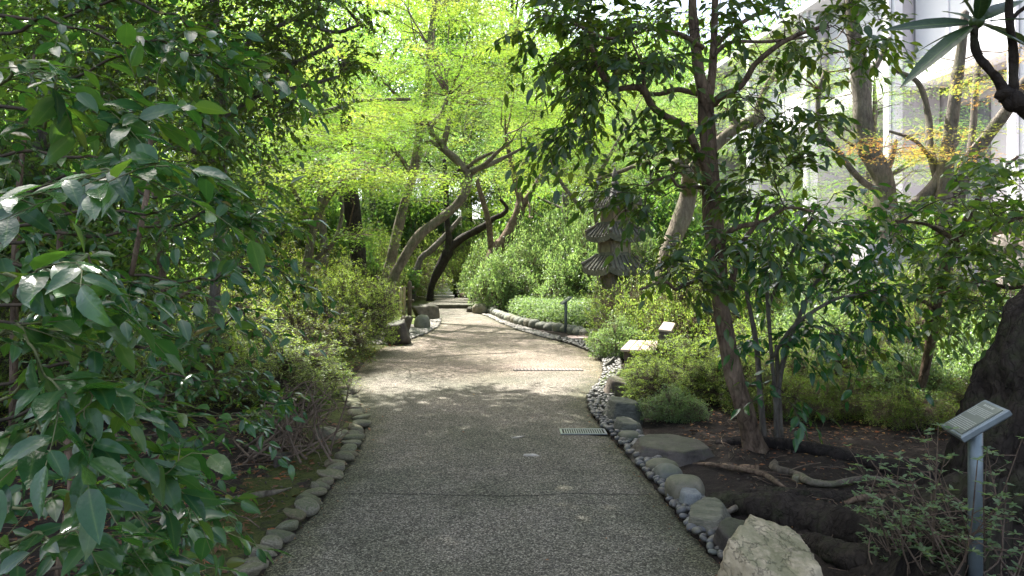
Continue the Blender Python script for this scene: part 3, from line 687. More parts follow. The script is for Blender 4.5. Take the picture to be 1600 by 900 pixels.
# ------------------------------------------------------------------ path furniture
M_bar = plain('stained_concrete_bar', (.2,.17,.145), .85, 0, .25, 14, .3)
def grate():
    c = G(911, 675.5); r = empty('drain_grate', (c[0], c[1], .006), 'small pale metal drain grate set in the path by the right edge', 'drain grate')
    for dx in (-.2, .2): boxobj('frame_bar', M_grate, r, (dx, 0, 0), (.02, .2, .012), 0, .002)
    for dy in (-.09, .09): boxobj('frame_bar', M_grate, r, (0, dy, .001), (.38, .02, .012), 0, .002)
    boxobj('pit', M_crack, r, (0, 0, -.001), (.38, .16, .006), 0, 0)
    for k in range(17): boxobj('slat', M_grate, r, (-.168+k*.021, 0, .002), (.009, .158, .01), 0, .001)
    c = W(872, 578, 10.15); r2 = empty('drain_channel', (c[0], 10.15, .006), 'slotted drain channel across the pink part of the path', 'drain channel')
    for k in range(20):
        boxobj('drain_cover_bar', M_bar, r2, (-.62+k*.05, .004*math.sin(k*2.1), 0), (.032, .17, .012), .12, .002)
    boxobj('channel_bed', M_crack, r2, (-.145, 0, -.0045), (1.0, .19, .005), 0, 0)
    for (px, py, s) in ((831, 711, .05), (810, 683, .05)):
        g = G(px, py); o = link('stone_fleck', stone_mesh('stone_fleck', (.14, .08, .012), MS['gravel'], int(px), 5, .1, 3), None, (g[0], g[1], .004))
        tag(o, 'pale flat stone chip set in the path, nearer of two' if px > 820 else 'pale flat stone chip set in the path, farther of two', 'stone chip')
    a = Acc(); rg = np.random.default_rng(4)
    c = G(930, 532); o = boxobj('paving_slab', M_paver, None, (0, 0, 0), (.85, .4, .05), 0, .006); o.location = (c[0]-.1, c[1]+.25, .022)
    tag(o, 'pink paving slab lying in the gravel before the pagoda bed', 'paving slab')
grate()

def signpost(px_pole, py_base, Y, h, s, label, group, rz):
    x = (px_pole-800)/F*Y; gzv = float(ground_z(x, Y))
    r = empty('plant_sign', (x, Y, gzv), label, 'sign', group, rz)
    a = Acc(); tube(a, [(0, 0, -.05, .0285*s), (0, 0, h-gzv-.02, .0285*s)], 1, 20, 0); link('post', a.mesh('post', M_steel), r)
    tl = Matrix.Rotation(math.radians(-32), 4, 'X')
    tl = Matrix.Rotation(math.radians(0), 4, 'Z') @ Matrix.Rotation(math.radians(35), 4, 'X')
    wd, dp, th = .23*s, .22*s, .03*s
    H = h-gzv+.0
    fr = boxobj('panel_frame', M_steel, r, (0, 0, 0), (wd, dp, th), 0, .006, tl); fr.location = (0, 0, H)
    n = np.array(tl.to_3x3()@Vector((0, 0, 1))); u = np.array(tl.to_3x3()@Vector((0, 1, 0)))
    pl = boxobj('plate', M_plate, r, (0, 0, 0), (wd-.04*s, dp-.03*s, .004), 0, .001, tl); pl.location = tuple(np.array([0, 0, H])+n*(th/2+.001))
    a = Acc(); rg = np.random.default_rng(9); o0 = np.array([0, 0, H])+n*(th/2+.0045)
    def row(yy, x0, x1, hh, cw):
        xx = x0
        while xx < x1:
            c = cw*rg.uniform(.5, 1.1)
            p = o0+u*yy
            V = np.array([p+np.array([xx, 0, 0])-u*hh/2, p+np.array([xx+c, 0, 0])-u*hh/2, p+np.array([xx+c, 0, 0])+u*hh/2, p+np.array([xx, 0, 0])+u*hh/2]); a.add(V, None, [(0, 1, 2, 3)])
            xx += c+cw*.35*rg.uniform(.6, 2)
    row(.078*s, -.05*s, .05*s, .011*s, .011*s)
    for k in range(6): row((.056-.0085*k)*s, -.088*s, (.088 if k < 5 else .0)*s, .0042*s, .006*s)
    for k in range(7): row((-.022-.0095*k)*s, -.088*s, (.088 if k < 6 else .04)*s, .0042*s, .005*s)
    tag(link('lettering', a.mesh('lettering', M_letter, False), r), kind='stuff')
    return r
signpost(1524, 0, 3.05, .865, 1.0, 'blue grey plant sign with tilted plate standing before the big dark trunk', 'plant signs', math.radians(-103))
signpost(884, 530, 15.3, .72, 1.15, 'small plant sign on a thin post before the low ground cover', 'plant signs', math.radians(-80))

def bench():
    r = empty('bench', (1.84, 9.85, float(ground_z(1.84, 9.85))), 'low pale wooden bench half sunk in shrubs right of the path', 'bench', None, -.27)
    for k in range(4): boxobj('seat_slat', M_wood, r, (-.2+k*.122, 0, .36), (.112, 1.15, .035), 0, .006)
    for sy in (-.45, .45):
        boxobj('leg', M_wooddark, r, (-.17, sy, .15), (.09, .09, .38), 0, .006); boxobj('leg', M_wooddark, r, (.2, sy, .15), (.09, .09, .38), 0, .006)
        boxobj('end_post', M_wooddark, r, (.29, sy*1.2, .42), (.13, .07, .42), 0, .008, Matrix.Rotation(.14, 4, 'Y'))
    boxobj('back_slat', M_wood, r, (.27, 0, .47), (.035, 1.0, .1), 0, .006, Matrix.Rotation(.14, 4, 'Y'))
    boxobj('top_rail', M_wood, r, (.325, 0, .635), (.17, 1.16, .035), 0, .008, Matrix.Rotation(.1, 4, 'Y'))
bench()

def pagoda():
    r = empty('stone_pagoda', (2.12, 14.5, 0), 'weathered stone pagoda with dark tiled tiers behind the low bed', 'pagoda', None, math.radians(28))
    L_, K = MS['lantern'], MS['rooftile']
    boxobj('base', L_, r, (0, 0, .2), (.62, .62, .5), 0, .02)
    def body(z0, z1, w0, w1):
        a = Acc(); V = []
        for z, w_ in ((z0, w0), (z1, w1)):
            V += [(-w_/2, -w_/2, z), (w_/2, -w_/2, z), (w_/2, w_/2, z), (-w_/2, w_/2, z)]
        a.add(V, None, [(3,2,1,0), (4,5,6,7)]+[(j, (j+1) % 4, 4+(j+1) % 4, 4+j) for j in range(4)])
        b = link('body', a.mesh('body', L_, False), r)
        for k in range(4):
            an = k*math.pi/2; wm = (w0+w1)/4+.004
            for sx in (-1, 1): boxobj('corner_pillar', L_, b, (math.sin(an)*wm+math.cos(an)*sx*wm*.82, -math.cos(an)*wm+math.sin(an)*sx*wm*.82, (z0+z1)/2), (.05, .03, (z1-z0)*.96), an, .004)
        return b
    def roof(z0, h, w_):
        a = Acc(); n = 12; rows = []; prof = [(.97, -.06), (1.0, .2), (.88, .38), (.72, .58), (.54, .82), (.48, 1.0)]
        u = np.linspace(-1, 1, n+1)
        for q, (f, hz) in enumerate(prof):
            ring = []
            for s in range(4):
                an = s*math.pi/2
                for uu in u[:-1]:
                    up = (.22*abs(uu)**3)*(f**3) ; x, y = uu*w_/2*f, -w_/2*f*(1-.04*(1-abs(uu)))
                    ring.append((x*math.cos(an)-y*math.sin(an), x*math.sin(an)+y*math.cos(an), z0+(hz+up)*h))
            rows.append(ring)
        V = np.array(rows).reshape(-1, 3); m = 4*n; Q = []
        for i in range(len(prof)-1):
            for j in range(m): Q.append((i*m+j, i*m+(j+1) % m, (i+1)*m+(j+1) % m, (i+1)*m+j))
        V = np.vstack([V, [(0, 0, z0+h*.1)], [(0, 0, z0+h)]]); c0 = len(V)-2
        T = [(c0, (j+1) % m, j) for j in range(m)]+[(c0+1, (len(prof)-1)*m+j, (len(prof)-1)*m+(j+1) % m) for j in range(m)]
        a.add(V, T, Q); ro = link('roof', a.mesh('roof', K, False), r)
        for s in range(4):
            an = s*math.pi/2; cs, sn = math.cos(an), math.sin(an)
            for uu in np.linspace(-.9, .9, 8):
                rr = Acc(); pts = []
                for f, hz in prof[1:5]:
                    up = .22*abs(uu)**3*f**3; fx = uu*(1 if f > .99 else (f*.55+.45)); x, y = np.clip(fx, -f, f)*w_/2, -w_/2*f*(1-.04*(1-abs(uu)))-.0
                    pts.append((x*cs-y*sn, x*sn+y*cs, z0+(hz+up)*h+.012, .022))
                tube(rr, pts, 2, 6, 0); link('roof_tile', rr.mesh('roof_tile', K), ro)
            for sx in (1,):
                rr = Acc(); pts = [((sx*f*w_/2)*cs-(-w_/2*f)*sn, (sx*f*w_/2)*sn+(-w_/2*f)*cs, z0+(hz+.22*f**3)*h+.02, .034) for f, hz in prof[1:5]]
                tube(rr, pts, 2, 6, 0); link('roof_ridge', rr.mesh('roof_ridge', K), ro)
    body(.45, 1.32, .44, .4); roof(1.3, .46, .98); body(1.74, 2.0, .46, .44); roof(1.98, .42, .88); body(2.38, 2.66, .42, .4); roof(2.64, .38, .78)
    a = Acc(); tube(a, [(0,0,3.0,.14),(0,0,3.06,.1),(0,0,3.1,.05),(0,0,3.16,.09),(0,0,3.24,.05),(0,0,3.32,.07),(0,0,3.5,.015)], 3, 12, 0); link('finial', a.mesh('finial', K), r)
pagoda()

# ------------------------------------------------------------------ step and far stairs
def steps():
    zt = .12
    o = boxobj('step', MS['dark'], None, (0, 0, 0), (2.3, .34, .16), 0, .01); o.location = (-2.0, 23.8, .05); tag(o, kind='structure')
    a = Acc(); xs = [(-3.0, -1.05), (-2.85, -1.3), (-2.9, -1.5), (-3.1, -1.9)]; ys = [23.95, 25.5, 27, 28.2]
    V = []
    for (l, r_), y in zip(xs, ys): V += [(l, y, zt+.012), (r_, y, zt+.012)]
    for (l, r_), y in zip(xs, ys): V += [(l, y, zt-.3), (r_, y, zt-.3)]
    a.add(V, None, [(2*i, 2*i+1, 2*i+3, 2*i+2) for i in range(3)]+[(8, 9, 1, 0)]+[(8+2*i, 2*i, 2*i+2, 10+2*i) for i in range(3)]+[(2*i+1, 9+2*i, 11+2*i, 2*i+3) for i in range(3)])
    tag(link('upper_path', a.mesh('upper_path', M_path, False)), kind='structure')
    r = empty('stone_stair', (-2.9, 28.2, .12), 'bright pale stone steps at the far end of the path', 'steps')
    for k in range(5): boxobj('tread', M_cope, r, (-.1*k, .35*k+.2, .03+.11*k), (1.15, .42, .15), .05, .01)
    for k in range(3): 
        p = link('side_rock', stone_mesh('side_rock', (.6, .5, .45), MS['dark'], 300+k, 7, .05, 3), r, (.95, .1+.5*k, .12+.05*k))
steps()

# ------------------------------------------------------------------ left fence, hut
def fences():
    r = empty('log_fence', W(560, 470, 19)*np.array([1, 1, 0]), 'dark rustic log rail fence behind the left shrubs', 'fence')
    b = np.array(r.location)
    pts = [W(505, 0, 20.5), W(548, 0, 20), W(590, 0, 19.5), W(640, 0, 19)]
    for k, p in enumerate(pts):
        g = float(ground_z(p[0], p[1])); a = Acc(); tube(a, [(p[0]-b[0], p[1]-b[1], g-.1, .06), (p[0]-b[0], p[1]-b[1], g+1.0, .055)], 4, 10, .06, seed=k); link('post', a.mesh('post', M_wooddark), r)
    for z in (.5, .85):
        for p, q in zip(pts[:-1], pts[1:]):
            a = Acc(); gp, gq = float(ground_z(p[0], p[1])), float(ground_z(q[0], q[1])); m = (p+q)/2
            tube(a, [(p[0]-b[0]-.1, p[1]-b[1], gp+z, .045), (m[0]-b[0], m[1]-b[1], (gp+gq)/2+z-.05, .05), (q[0]-b[0]+.1, q[1]-b[1], gq+z, .045)], 4, 8, .08); link('rail', a.mesh('rail', M_wooddark), r)
    for i, px in enumerate((626, 631.5)):
        p = W(px, 0, 18.6+i*.3); a = Acc(); tube(a, [(0, 0, -.1, .042), (0, 0, .85, .04)], 3, 10, .03); o = link('bamboo_post', a.mesh('bamboo_post', M_bamboo), None, (p[0], p[1], float(ground_z(p[0], p[1]))))
        tag(o, ('left' if i == 0 else 'right')+' one of two pale bamboo posts beside the left boulders', 'post')
    h = empty('garden_hut', (-7.2, 37, 1.2), 'far garden hut with blue grey roof seen between left trunks', 'hut')
    a = Acc(); a.add([(-1.8,-1.4,1.35),(1.8,-1.4,1.35),(1.8,1.4,1.35),(-1.8,1.4,1.35),(-1,0,2.1),(1,0,2.1)], [(1,2,5),(3,0,4)], [(0,1,5,4),(2,3,4,5),(3,2,1,0)]); link('roof', a.mesh('roof', M_roofblue, False), h)
    for x in (-1.4, 1.4):
        for y in (-1, 1): boxobj('post', M_wooddark, h, (x, y, .4), (.12, .12, 2), 0, .01)
    boxobj('wall', M_bamboo, h, (0, 1.0, .5), (2.7, .06, 1.7), 0, .01)
fences()

# ------------------------------------------------------------------ building and terrace wall at right
def building():
    r = empty('museum_building', (13, 23.8, 0), 'white modern building with tall fins and recessed bays behind right trees', 'building')
    ang = math.atan2(.123, 1.0)                        # facade runs slightly left of +Y
    r.rotation_euler = (0, 0, ang)
    z0 = 2.0
    # local: +y along the facade away from the camera, -x towards the garden
    for k, y in enumerate(range(-21, 34, 1)):
        pass
    ys = [-20.5, -15.3, -10.1, -4.9, .3, 5.5, 10.7, 15.9, 21.1, 26.3]
    for k, y in enumerate(ys):
        boxobj('fin', M_white, r, (.1, y, 6.5), (.28, .55, 11), 0, .02)
        boxobj('fin_edge', M_white, r, (-.12, y+.02, 6.5), (.1, .28, 11.02), 0, .01)
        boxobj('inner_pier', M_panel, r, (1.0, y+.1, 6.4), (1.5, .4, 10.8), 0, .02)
    for k, y in enumerate(ys[:-1]):
        w_ = 5.2
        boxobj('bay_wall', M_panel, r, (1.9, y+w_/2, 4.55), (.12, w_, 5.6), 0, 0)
        fr = boxobj('window', M_frame, r, (1.8, y+w_*.72, 4.3), (.08, 1.5, 4.8), 0, .01)
        boxobj('pane', M_glass, fr, (1.755, y+w_*.72-.34, 4.3), (.01, .62, 4.6), 0, 0); boxobj('pane', M_glass, fr, (1.755, y+w_*.72+.34, 4.3), (.01, .62, 4.6), 0, 0)
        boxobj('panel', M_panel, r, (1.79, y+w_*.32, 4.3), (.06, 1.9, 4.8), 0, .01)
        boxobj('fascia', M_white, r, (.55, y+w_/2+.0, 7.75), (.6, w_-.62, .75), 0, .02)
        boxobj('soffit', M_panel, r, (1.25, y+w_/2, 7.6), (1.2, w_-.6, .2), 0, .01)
        boxobj('upper_wall', M_white, r, (.9, y+w_/2, 10.0), (.2, w_-.58, 3.7), 0, .02)
        for q in range(3): boxobj('upper_panel', M_white, r, (.78, y+.9+q*1.66, 9.95), (.06, 1.5, 3.3), 0, .01)
    boxobj('roof', M_white, r, (5, 3, 12.1), (10.6, 54, .3), 0, .02)
    boxobj('inner_block', M_panel, r, (6.2, 3, 6.1), (8.4, 53, 11.6), 0, .02)
    # lower terrace in front of it
    t = empty('terrace_wall', (10.4, 20, 0), 'rough mauve stone terrace wall with white coping below the building', 'retaining wall')
    t.rotation_euler = (0, 0, ang)
    rg = np.random.default_rng(8)
    boxobj('core', MS['rubble'], t, (.4, 4, 1.25), (.6, 44, 2.7), 0, .01)
    y = -18
    k = 0
    vs = [stone_mesh('stone', (1, 1, 1), MS['rubble'], 400+q, 8, .05, 2, 14) for q in range(5)]
    rowsz = [.25, .65, 1.05, 1.5, 1.95, 2.4]
    cnt = 0
    for z in rowsz:
        y = -14
        while y < 12:
            ln = rg.uniform(.5, 1.1)
            if cnt < 290: link('stone', vs[cnt % 5], t, (.08, y+ln/2, z), (0, 0, 0), (.2, ln*1.05, rg.uniform(.44, .52))); cnt += 1
            y += ln
    for q in range(28): boxobj('coping', M_cope, t, (.35, -16+q*1.5, 2.68), (.95, 1.48, .14), 0, .015)
    boxobj('terrace_floor', M_cope, t, (2.6, 4, 2.5), (4.2, 44, .2), 0, .01)
    # small doorway structure low at right
    d = empty('garden_store', (6.9, 11.6, .3), 'pale framed store door with brown panel seen low behind right tree', 'shed')
    d.rotation_euler = (0, 0, .15)
    boxobj('wall', M_panel, d, (0, .3, .7), (2.2, .5, 1.7), 0, .01)
    boxobj('lintel', M_cope, d, (0, 0, 1.12), (1.5, .18, .16), 0, .01)
    for x in (-.62, .62): boxobj('door_post', M_cope, d, (x, 0, .45), (.12, .14, 1.2), 0, .01)
    dr = boxobj('door', plain('brown_door_panel', (.16,.12,.1), .6), d, (0, .02, .45), (1.1, .06, 1.15), 0, .01)
    for q in range(6): boxobj('board', plain('brown_board', (.2,.15,.13), .6) if q == 0 else BOARD[0], dr, (-.45+q*.18, -.02, .45), (.165, .02, 1.1), 0, .004)
BOARD = [plain('brown_board_wood', (.2,.15,.13), .6)]
building()

# ------------------------------------------------------------------ trees built by hand from the photograph
def finish(root, bk, limbs, sk, tw, lv, tpls, matname, twigmat, nobj=0, sides=12, ridges=0, size_names=True, flare=.0):
    b = np.array([*root.location, 0.0]); m = 6
    for i, L in enumerate(limbs):
        a = Acc(); tube(a, L-b, m, sides if i == 0 else 8, .05, ridges if i == 0 else 0, i, flare=flare if i == 0 else 0)
        link('trunk' if i == 0 else 'branch', a.mesh('trunk' if i == 0 else 'branch', MB[bk]), root)
    if lv is not None and lv.P:
        P, D, N, Sz = lv.get()
        mask = leaf_objects(root, matname, P, D, N, Sz, nobj) if nobj else np.ones(len(P), bool)
        P0 = P-b[:3]
        place(tw, tpls, P0[mask], D[mask], N[mask], Sz[mask], v=lv.vals()[mask], mat=0)
    if tw.V: tag(link('crown', tw.mesh('crown', [ML[matname], MB[twigmat]]), root), kind='stuff')
def shift_twigs(tw, root):
    b = np.array(root.location); tw.V = [v-b for v in tw.V]
def skeleton(limbs): return np.concatenate([crom(L, 10) for L in limbs])
def evergreen(name, label, cat, limbs, regions, leafsize, tpls, matname, bk='brown', twigmat='twig_dark', group=None, nobj=0, shoot=(.22,.45), per=3, k=7, droop=.3, hang=.5, flare=0, sides=12, ridges=0, extra=None, ground=True, seed=1, r0=.012):
    rg = np.random.default_rng(seed)
    limbs = [limb(l) if not isinstance(l, np.ndarray) else l for l in limbs]
    if ground: limbs[0] = grounded(limbs[0])
    root = empty(name, limbs[0][0, :3], label, cat, group)
    sk = skeleton(limbs); tw, lv = Acc(), Leaves()
    for reg in regions:
        C = reg if isinstance(reg, np.ndarray) else box(reg[0], *reg[1:7], rg=rg)
        dirs = connect(tw, sk, C, r0, .0035, .06, rg)
        for q in range(per):
            d = dirs*.7+rg.normal(0, .6, C.shape)*np.array([1, 1, .5])
            shoots(tw, lv, C-d*.0, d, rg.uniform(*shoot, len(C)), k, leafsize, droop, rg, hang=hang)
    if extra: extra(tw, lv, rg)
    shift_twigs(tw, root)
    finish(root, bk, limbs, sk, tw, lv, tpls, matname, twigmat, nobj, sides, ridges, flare=flare)
    return root

def main_tree():
    Y = 5.55
    T_ = [(1182,722,5.6,18.9),(1176,690,5.6,15.3),(1163,640,Y,14.0),(1147,585,Y,13.5),(1133,520,Y,13.1),(1124,450,Y,13.1),(1118,380,Y,14.4),(1112,310,Y,14.8),(1108,250,Y,13.1),(1104,185,Y,12.6),(1101,150,5.5,11.2),(1092,110,5.5,9.0),(1086,60,5.5,7.7),(1082,0,5.5,6.3),(1088,-80,5.5,5.9),(1080,-220,5.5,4.5)]
    B = [T_,
     [(1112,300,5.5,9),(1103,265,5.4,7),(1085,225,5.3,6.5),(1068,197,5.25,6),(1040,182,5.2,6),(1018,165,5.15,5.5),(1005,140,5.1,6),(980,137,5.1,5),(958,140,5.1,4.5),(944,122,5.05,4.5),(932,95,5.0,4),(920,62,5.0,3)],
     [(1005,140,5.1,4),(1006,120,5.1,3),(1000,95,5.1,2),(985,60,5.1,1.5)],
     [(1106,160,5.55,8.5),(1111,128,5.6,6.5),(1115,80,5.65,6),(1116,40,5.7,5.5),(1118,-10,5.7,5),(1125,-120,5.8,4)],
     [(1115,162,5.5,7),(1128,150,5.4,6),(1150,140,5.35,5),(1167,122,5.3,5),(1180,100,5.25,4.5),(1210,75,5.2,4),(1245,55,5.15,3.5),(1290,40,5.1,3)],
     [(1115,75,5.65,4),(1135,55,5.7,4),(1160,35,5.8,3.5),(1200,12,5.9,3)],
     [(1113,90,5.6,3.5),(1130,72,5.6,3.5),(1150,65,5.6,3),(1200,65,5.6,2.5),(1260,58,5.6,2)],
     [(1098,75,5.5,4.5),(1075,60,5.4,4.5),(1050,50,5.3,3.5),(1010,46,5.2,3),(950,60,5.1,2.5),(880,27,5.0,2.5)],
     [(1124,405,5.5,7),(1128,380,5.4,5),(1140,362,5.3,4.5),(1160,353,5.25,4),(1190,347,5.2,3.5),(1230,325,5.1,2.5),(1270,330,5.0,2)],
     [(1140,460,5.55,7),(1146,430,5.5,5),(1152,405,5.5,4.5),(1163,375,5.5,4),(1180,350,5.5,3),(1190,310,5.5,2)],
     [(1115,437,5.5,5),(1090,438,5.3,3.5),(1068,446,5.2,3.5),(1055,452,5.1,3),(1038,440,5.0,2.5),(1000,452,4.95,2)],
     [(1100,293,5.5,4),(1080,292,5.4,3),(1058,290,5.3,2.5),(1045,275,5.2,2),(1010,290,5.1,1.8)],
     [(1000,145,5.6,3),(1030,147,5.6,3.5),(1060,140,5.6,4),(1098,150,5.6,4)]]
    regs = [(44,820,1080,-30,125,4.6,5.8),(24,870,1060,40,215,4.7,5.6),(12,985,1090,200,280,4.9,5.8),(36,1110,1400,-40,110,4.7,6.0),(12,1130,1290,130,215,4.9,5.6),(9,930,1040,285,325,4.7,5.4),(11,1030,1110,400,470,4.7,5.3),(14,1150,1265,165,330,4.8,5.5),(20,900,1330,-260,-40,5,7),(6,860,900,185,225,4.8,5.0),(10,1130,1260,300,400,4.8,5.3)]
    evergreen('evergreen_tree', 'dark leaning evergreen tree with forked branches, right of the path', 'tree', B, regs, .092, MIDL, 'dark', 'brown', nobj=300, per=4, k=7, flare=.35, sides=20, shoot=(.18,.4), seed=5)
main_tree()
def right_shrubs():
    evergreen('camellia_shrub', 'dark leaved camellia on slender stems right behind the leaning tree', 'shrub',
      [[(1215,712,5.7,5),(1212,640,5.7,3.5),(1206,560,5.7,3.2),(1200,480,5.8,3),(1196,400,5.8,2.5)], [(1212,640,5.7,4),(1225,560,5.8,4),(1260,470,5.9,3.5),(1300,400,6.0,3)],
       [(1206,560,5.7,3),(1240,510,5.5,3),(1300,470,5.4,2.5),(1340,460,5.3,2)], [(1200,480,5.8,3),(1225,420,5.8,2.5),(1250,370,5.8,2.5),(1270,340,5.7,2)], [(1196,705,5.8,6),(1188,620,5.8,4.5),(1182,540,5.9,4),(1165,450,5.9,3)], [(1222,700,5.75,4),(1217,620,5.8,4),(1213,540,5.8,3)]],
      [(38,1150,1390,320,530,5.4,6.4),(24,1180,1400,300,450,5.4,6.6),(10,1150,1260,470,560,5.6,6.3),(10,1280,1410,430,560,5.2,5.9),(3,1190,1250,600,640,5.4,5.6)],
      .105, MIDL, 'camellia', 'grey', nobj=300, per=3, k=6, seed=11, shoot=(.2,.42), hang=.6)
    evergreen('young_evergreen_tree', 'young tree with thin crooked dark trunk beside the big black trunk', 'tree',
      [[(1432,640,6.6,6),(1447,570,6.5,7),(1458,510,6.4,8.5),(1463,460,6.4,9),(1478,415,6.3,9),(1490,385,6.3,8),(1497,365,6.2,7),(1515,335,6.2,4.5),(1535,300,6.2,4),(1560,270,6.1,3),(1590,245,6.1,2.5)],
       [(1497,368,6.2,5),(1515,360,6.1,4.5),(1540,355,6.0,3.5),(1580,345,5.9,3),(1620,330,5.8,2)], [(1492,375,6.2,4),(1470,362,6.1,3.5),(1445,350,6.0,2.5),(1400,345,5.9,2)], [(1463,462,6.4,5),(1490,455,6.2,4),(1530,440,6.0,3),(1580,450,5.7,3),(1620,440,5.5,2)],[(1462,480,6.4,4),(1440,470,6.2,3),(1420,465,6.0,2)]],
      [(26,1385,1520,310,385,5.7,6.6),(42,1480,1640,250,380,5.4,6.6),(40,1440,1640,390,490,5.0,6.2),(12,1400,1500,440,520,5.6,6.5)],
      .095, MIDL, 'mid', 'brown', nobj=300, per=3, k=6, seed=12, shoot=(.18,.36))
    # thin bent sapling in the bed
    evergreen('sapling', 'small bent dark sapling rising from the soil beyond the roots', 'tree', [[(1262,668,7.2,7),(1285,655,7.2,7),(1303,638,7.2,6),(1312,610,7.2,5),(1310,570,7.2,4),(1330,520,7.2,3)]],
      [(12,1270,1360,490,600,7,7.6)], .07, MIDL, 'mid', 'dark', per=2, k=5, seed=13)
right_shrubs()

def maple_pads(tw, lv, C, dirs, rad, nleaf, size, rg, thick=.12, droop=.12):
    """flat sprays of small leaves on fine radial twigs"""
    N = len(C); R = rad*rg.uniform(.6, 1.3, N)
    nt_ = 7; ang = rg.uniform(0, 6.28, (N, 1))+np.arange(nt_)[None]*6.28/nt_+rg.normal(0, .2, (N, nt_))
    t = np.linspace(0, 1, 4)
    tilt = rg.normal(0, .15, (N, 2))
    dx, dy = np.cos(ang), np.sin(ang)
    P = np.zeros((N, nt_, 4, 3)); rr = R[:, None]*rg.uniform(.6, 1.05, (N, nt_))
    P[..., 0] = (dx*rr)[..., None]*t; P[..., 1] = (dy*rr)[..., None]*t
    P[..., 2] = P[..., 0]*tilt[:, 0, None, None]+P[..., 1]*tilt[:, 1, None, None]-droop*rr[..., None]*t**2
    P += C[:, None, None]
    tubes(tw, P.reshape(-1, 4, 3), np.tile(np.linspace(.005, .0015, 4), (N*nt_, 1)), 3, 1)
    M = nleaf; a = rg.uniform(0, 6.28, (N, M)); r = R[:, None]*np.sqrt(rg.random((N, M)))*(1+.15*np.sin(a*5+rg.uniform(0, 6, (N, 1))))
    X = np.cos(a)*r; Yy = np.sin(a)*r
    Z = X*tilt[:, 0:1]+Yy*tilt[:, 1:2]-droop*r*r/R[:, None]+rg.normal(0, thick*.3, (N, M))*R[:, None]+rg.choice([0, -.18, .16], (N, M))*R[:, None]*.8
    P = (np.stack([X, Yy, Z], -1)+C[:, None]).reshape(-1, 3)
    an = (a+rg.normal(0, .7, a.shape)).ravel(); D = np.stack([np.cos(an), np.sin(an), rg.normal(-.25, .25, an.shape)], -1)
    Nn = np.stack([rg.normal(0, .35, an.shape), rg.normal(0, .35, an.shape), np.ones(an.shape)], -1)
    pv = np.clip(np.repeat(rg.beta(1.3, 1.3, N), M)+rg.normal(0, .1, N*M), 0, .99)
    lv.add(P, D, Nn, size*rg.uniform(.7, 1.25, len(P)), pv)
def maple(label, limbs, regions, nleaf=110, size=.07, rad=.55, matname='maple', bk='pale', tpls=None, group='maple trees in the garden', seed=1, twig='twig', ridges=0):
    rg = np.random.default_rng(seed)
    limbs = [limb(l) for l in limbs]; limbs[0] = grounded(limbs[0])
    root = empty('maple_tree', limbs[0][0, :3], label, 'tree', group)
    sk = skeleton(limbs); tw, lv = Acc(), Leaves()
    for reg in regions:
        C = box(reg[0], *reg[1:7], rg=rg, ell=len(reg) < 8)
        dirs = connect(tw, sk, C, .022, .005, .05, rg)
        maple_pads(tw, lv, C, dirs, rad, nleaf, size, rg)
    shift_twigs(tw, root); finish(root, bk, limbs, sk, tw, lv, tpls or MAPLE3, matname, twig, 0, 12, ridges)
    return root
# curved pale maple in the centre
maple('curved pale maple arching over the path centre with bright canopy', [
  [(612,445,17,8.5),(630,405,17,7.5),(655,368,17,7.5),(690,340,17,7),(715,318,17,6.8),(728,298,17,6.5),(732,277,17,6),(722,260,17,6),(708,245,17,6),(695,234,17,5.5),(690,222,17,6)],
  [(732,275,17,5),(745,265,17.2,4),(765,257,17.4,4),(790,245,17.5,3),(815,232,17.5,2)], [(735,270,17,4),(760,255,16.8,3.5),(780,235,16.6,3),(800,220,16.4,2)],
  [(693,228,17,5),(698,205,17,4.5),(702,185,17.2,4),(705,160,17.3,3)], [(730,262,17,3),(745,250,16.8,3),(770,238,16.5,2)], [(692,235,17,3),(675,222,17,3.5),(663,224,17,2.5),(655,235,17,2)],
  [(690,225,17,4.5),(672,200,17,4.5),(690,178,17.2,4),(700,150,17.3,3)]],
  [(34,560,880,110,200,15,19.5),(30,640,920,50,160,14.5,20),(12,800,920,200,280,17.5,19),(8,560,660,190,240,15,17),(26,560,810,-70,35,17,20.5)], 330, .075, .72, 'maple', seed=21)  # last pads added up top to shade the path and fill the sky gap
maple('straight slim maple with pale upright trunk left of the curved one', [
  [(604,440,19.5,9),(612,400,19.5,8),(624,350,19.5,7.5),(634,310,19.5,7),(645,275,19.5,6.5),(651,245,19.5,7.5),(655,215,19.5,7),(668,140,19.5,6),(672,70,19.5,5),(680,0,19.5,4)],
  [(645,275,19.5,4),(620,240,19,3.5),(590,215,18.5,3),(560,205,18,2.5)], [(655,210,19.5,3),(640,170,19.5,3),(600,130,19,2)]],
  [(24,500,660,110,230,17,20.5),(26,560,760,-20,120,18,22),(26,560,860,-60,60,20,24)], 330, .075, .76, 'maple', seed=22)
maple('low spreading maple on the left with layered yellow green sprays', [
  [(470,470,12.5,8),(478,420,12.5,7),(490,360,12.6,6),(505,320,12.6,5),(530,290,12.6,4),(560,270,12.6,3),(600,262,12.6,2)],
  [(490,360,12.6,4),(465,310,12.5,4),(440,270,12.3,3),(400,245,12,2.5)], [(505,320,12.6,3),(515,290,12.6,3),(520,250,12.8,2.5)], [(478,420,12.5,4),(520,380,12.3,3),(545,355,12.1,2)]],
  [(24,400,620,225,300,11,14),(11,540,715,265,320,11.5,13.5),(11,380,500,260,350,11,13.5),(4,530,600,335,385,11.3,12.4),(14,380,620,200,250,12,14.5)], 300, .06, .5, 'maple', seed=23)
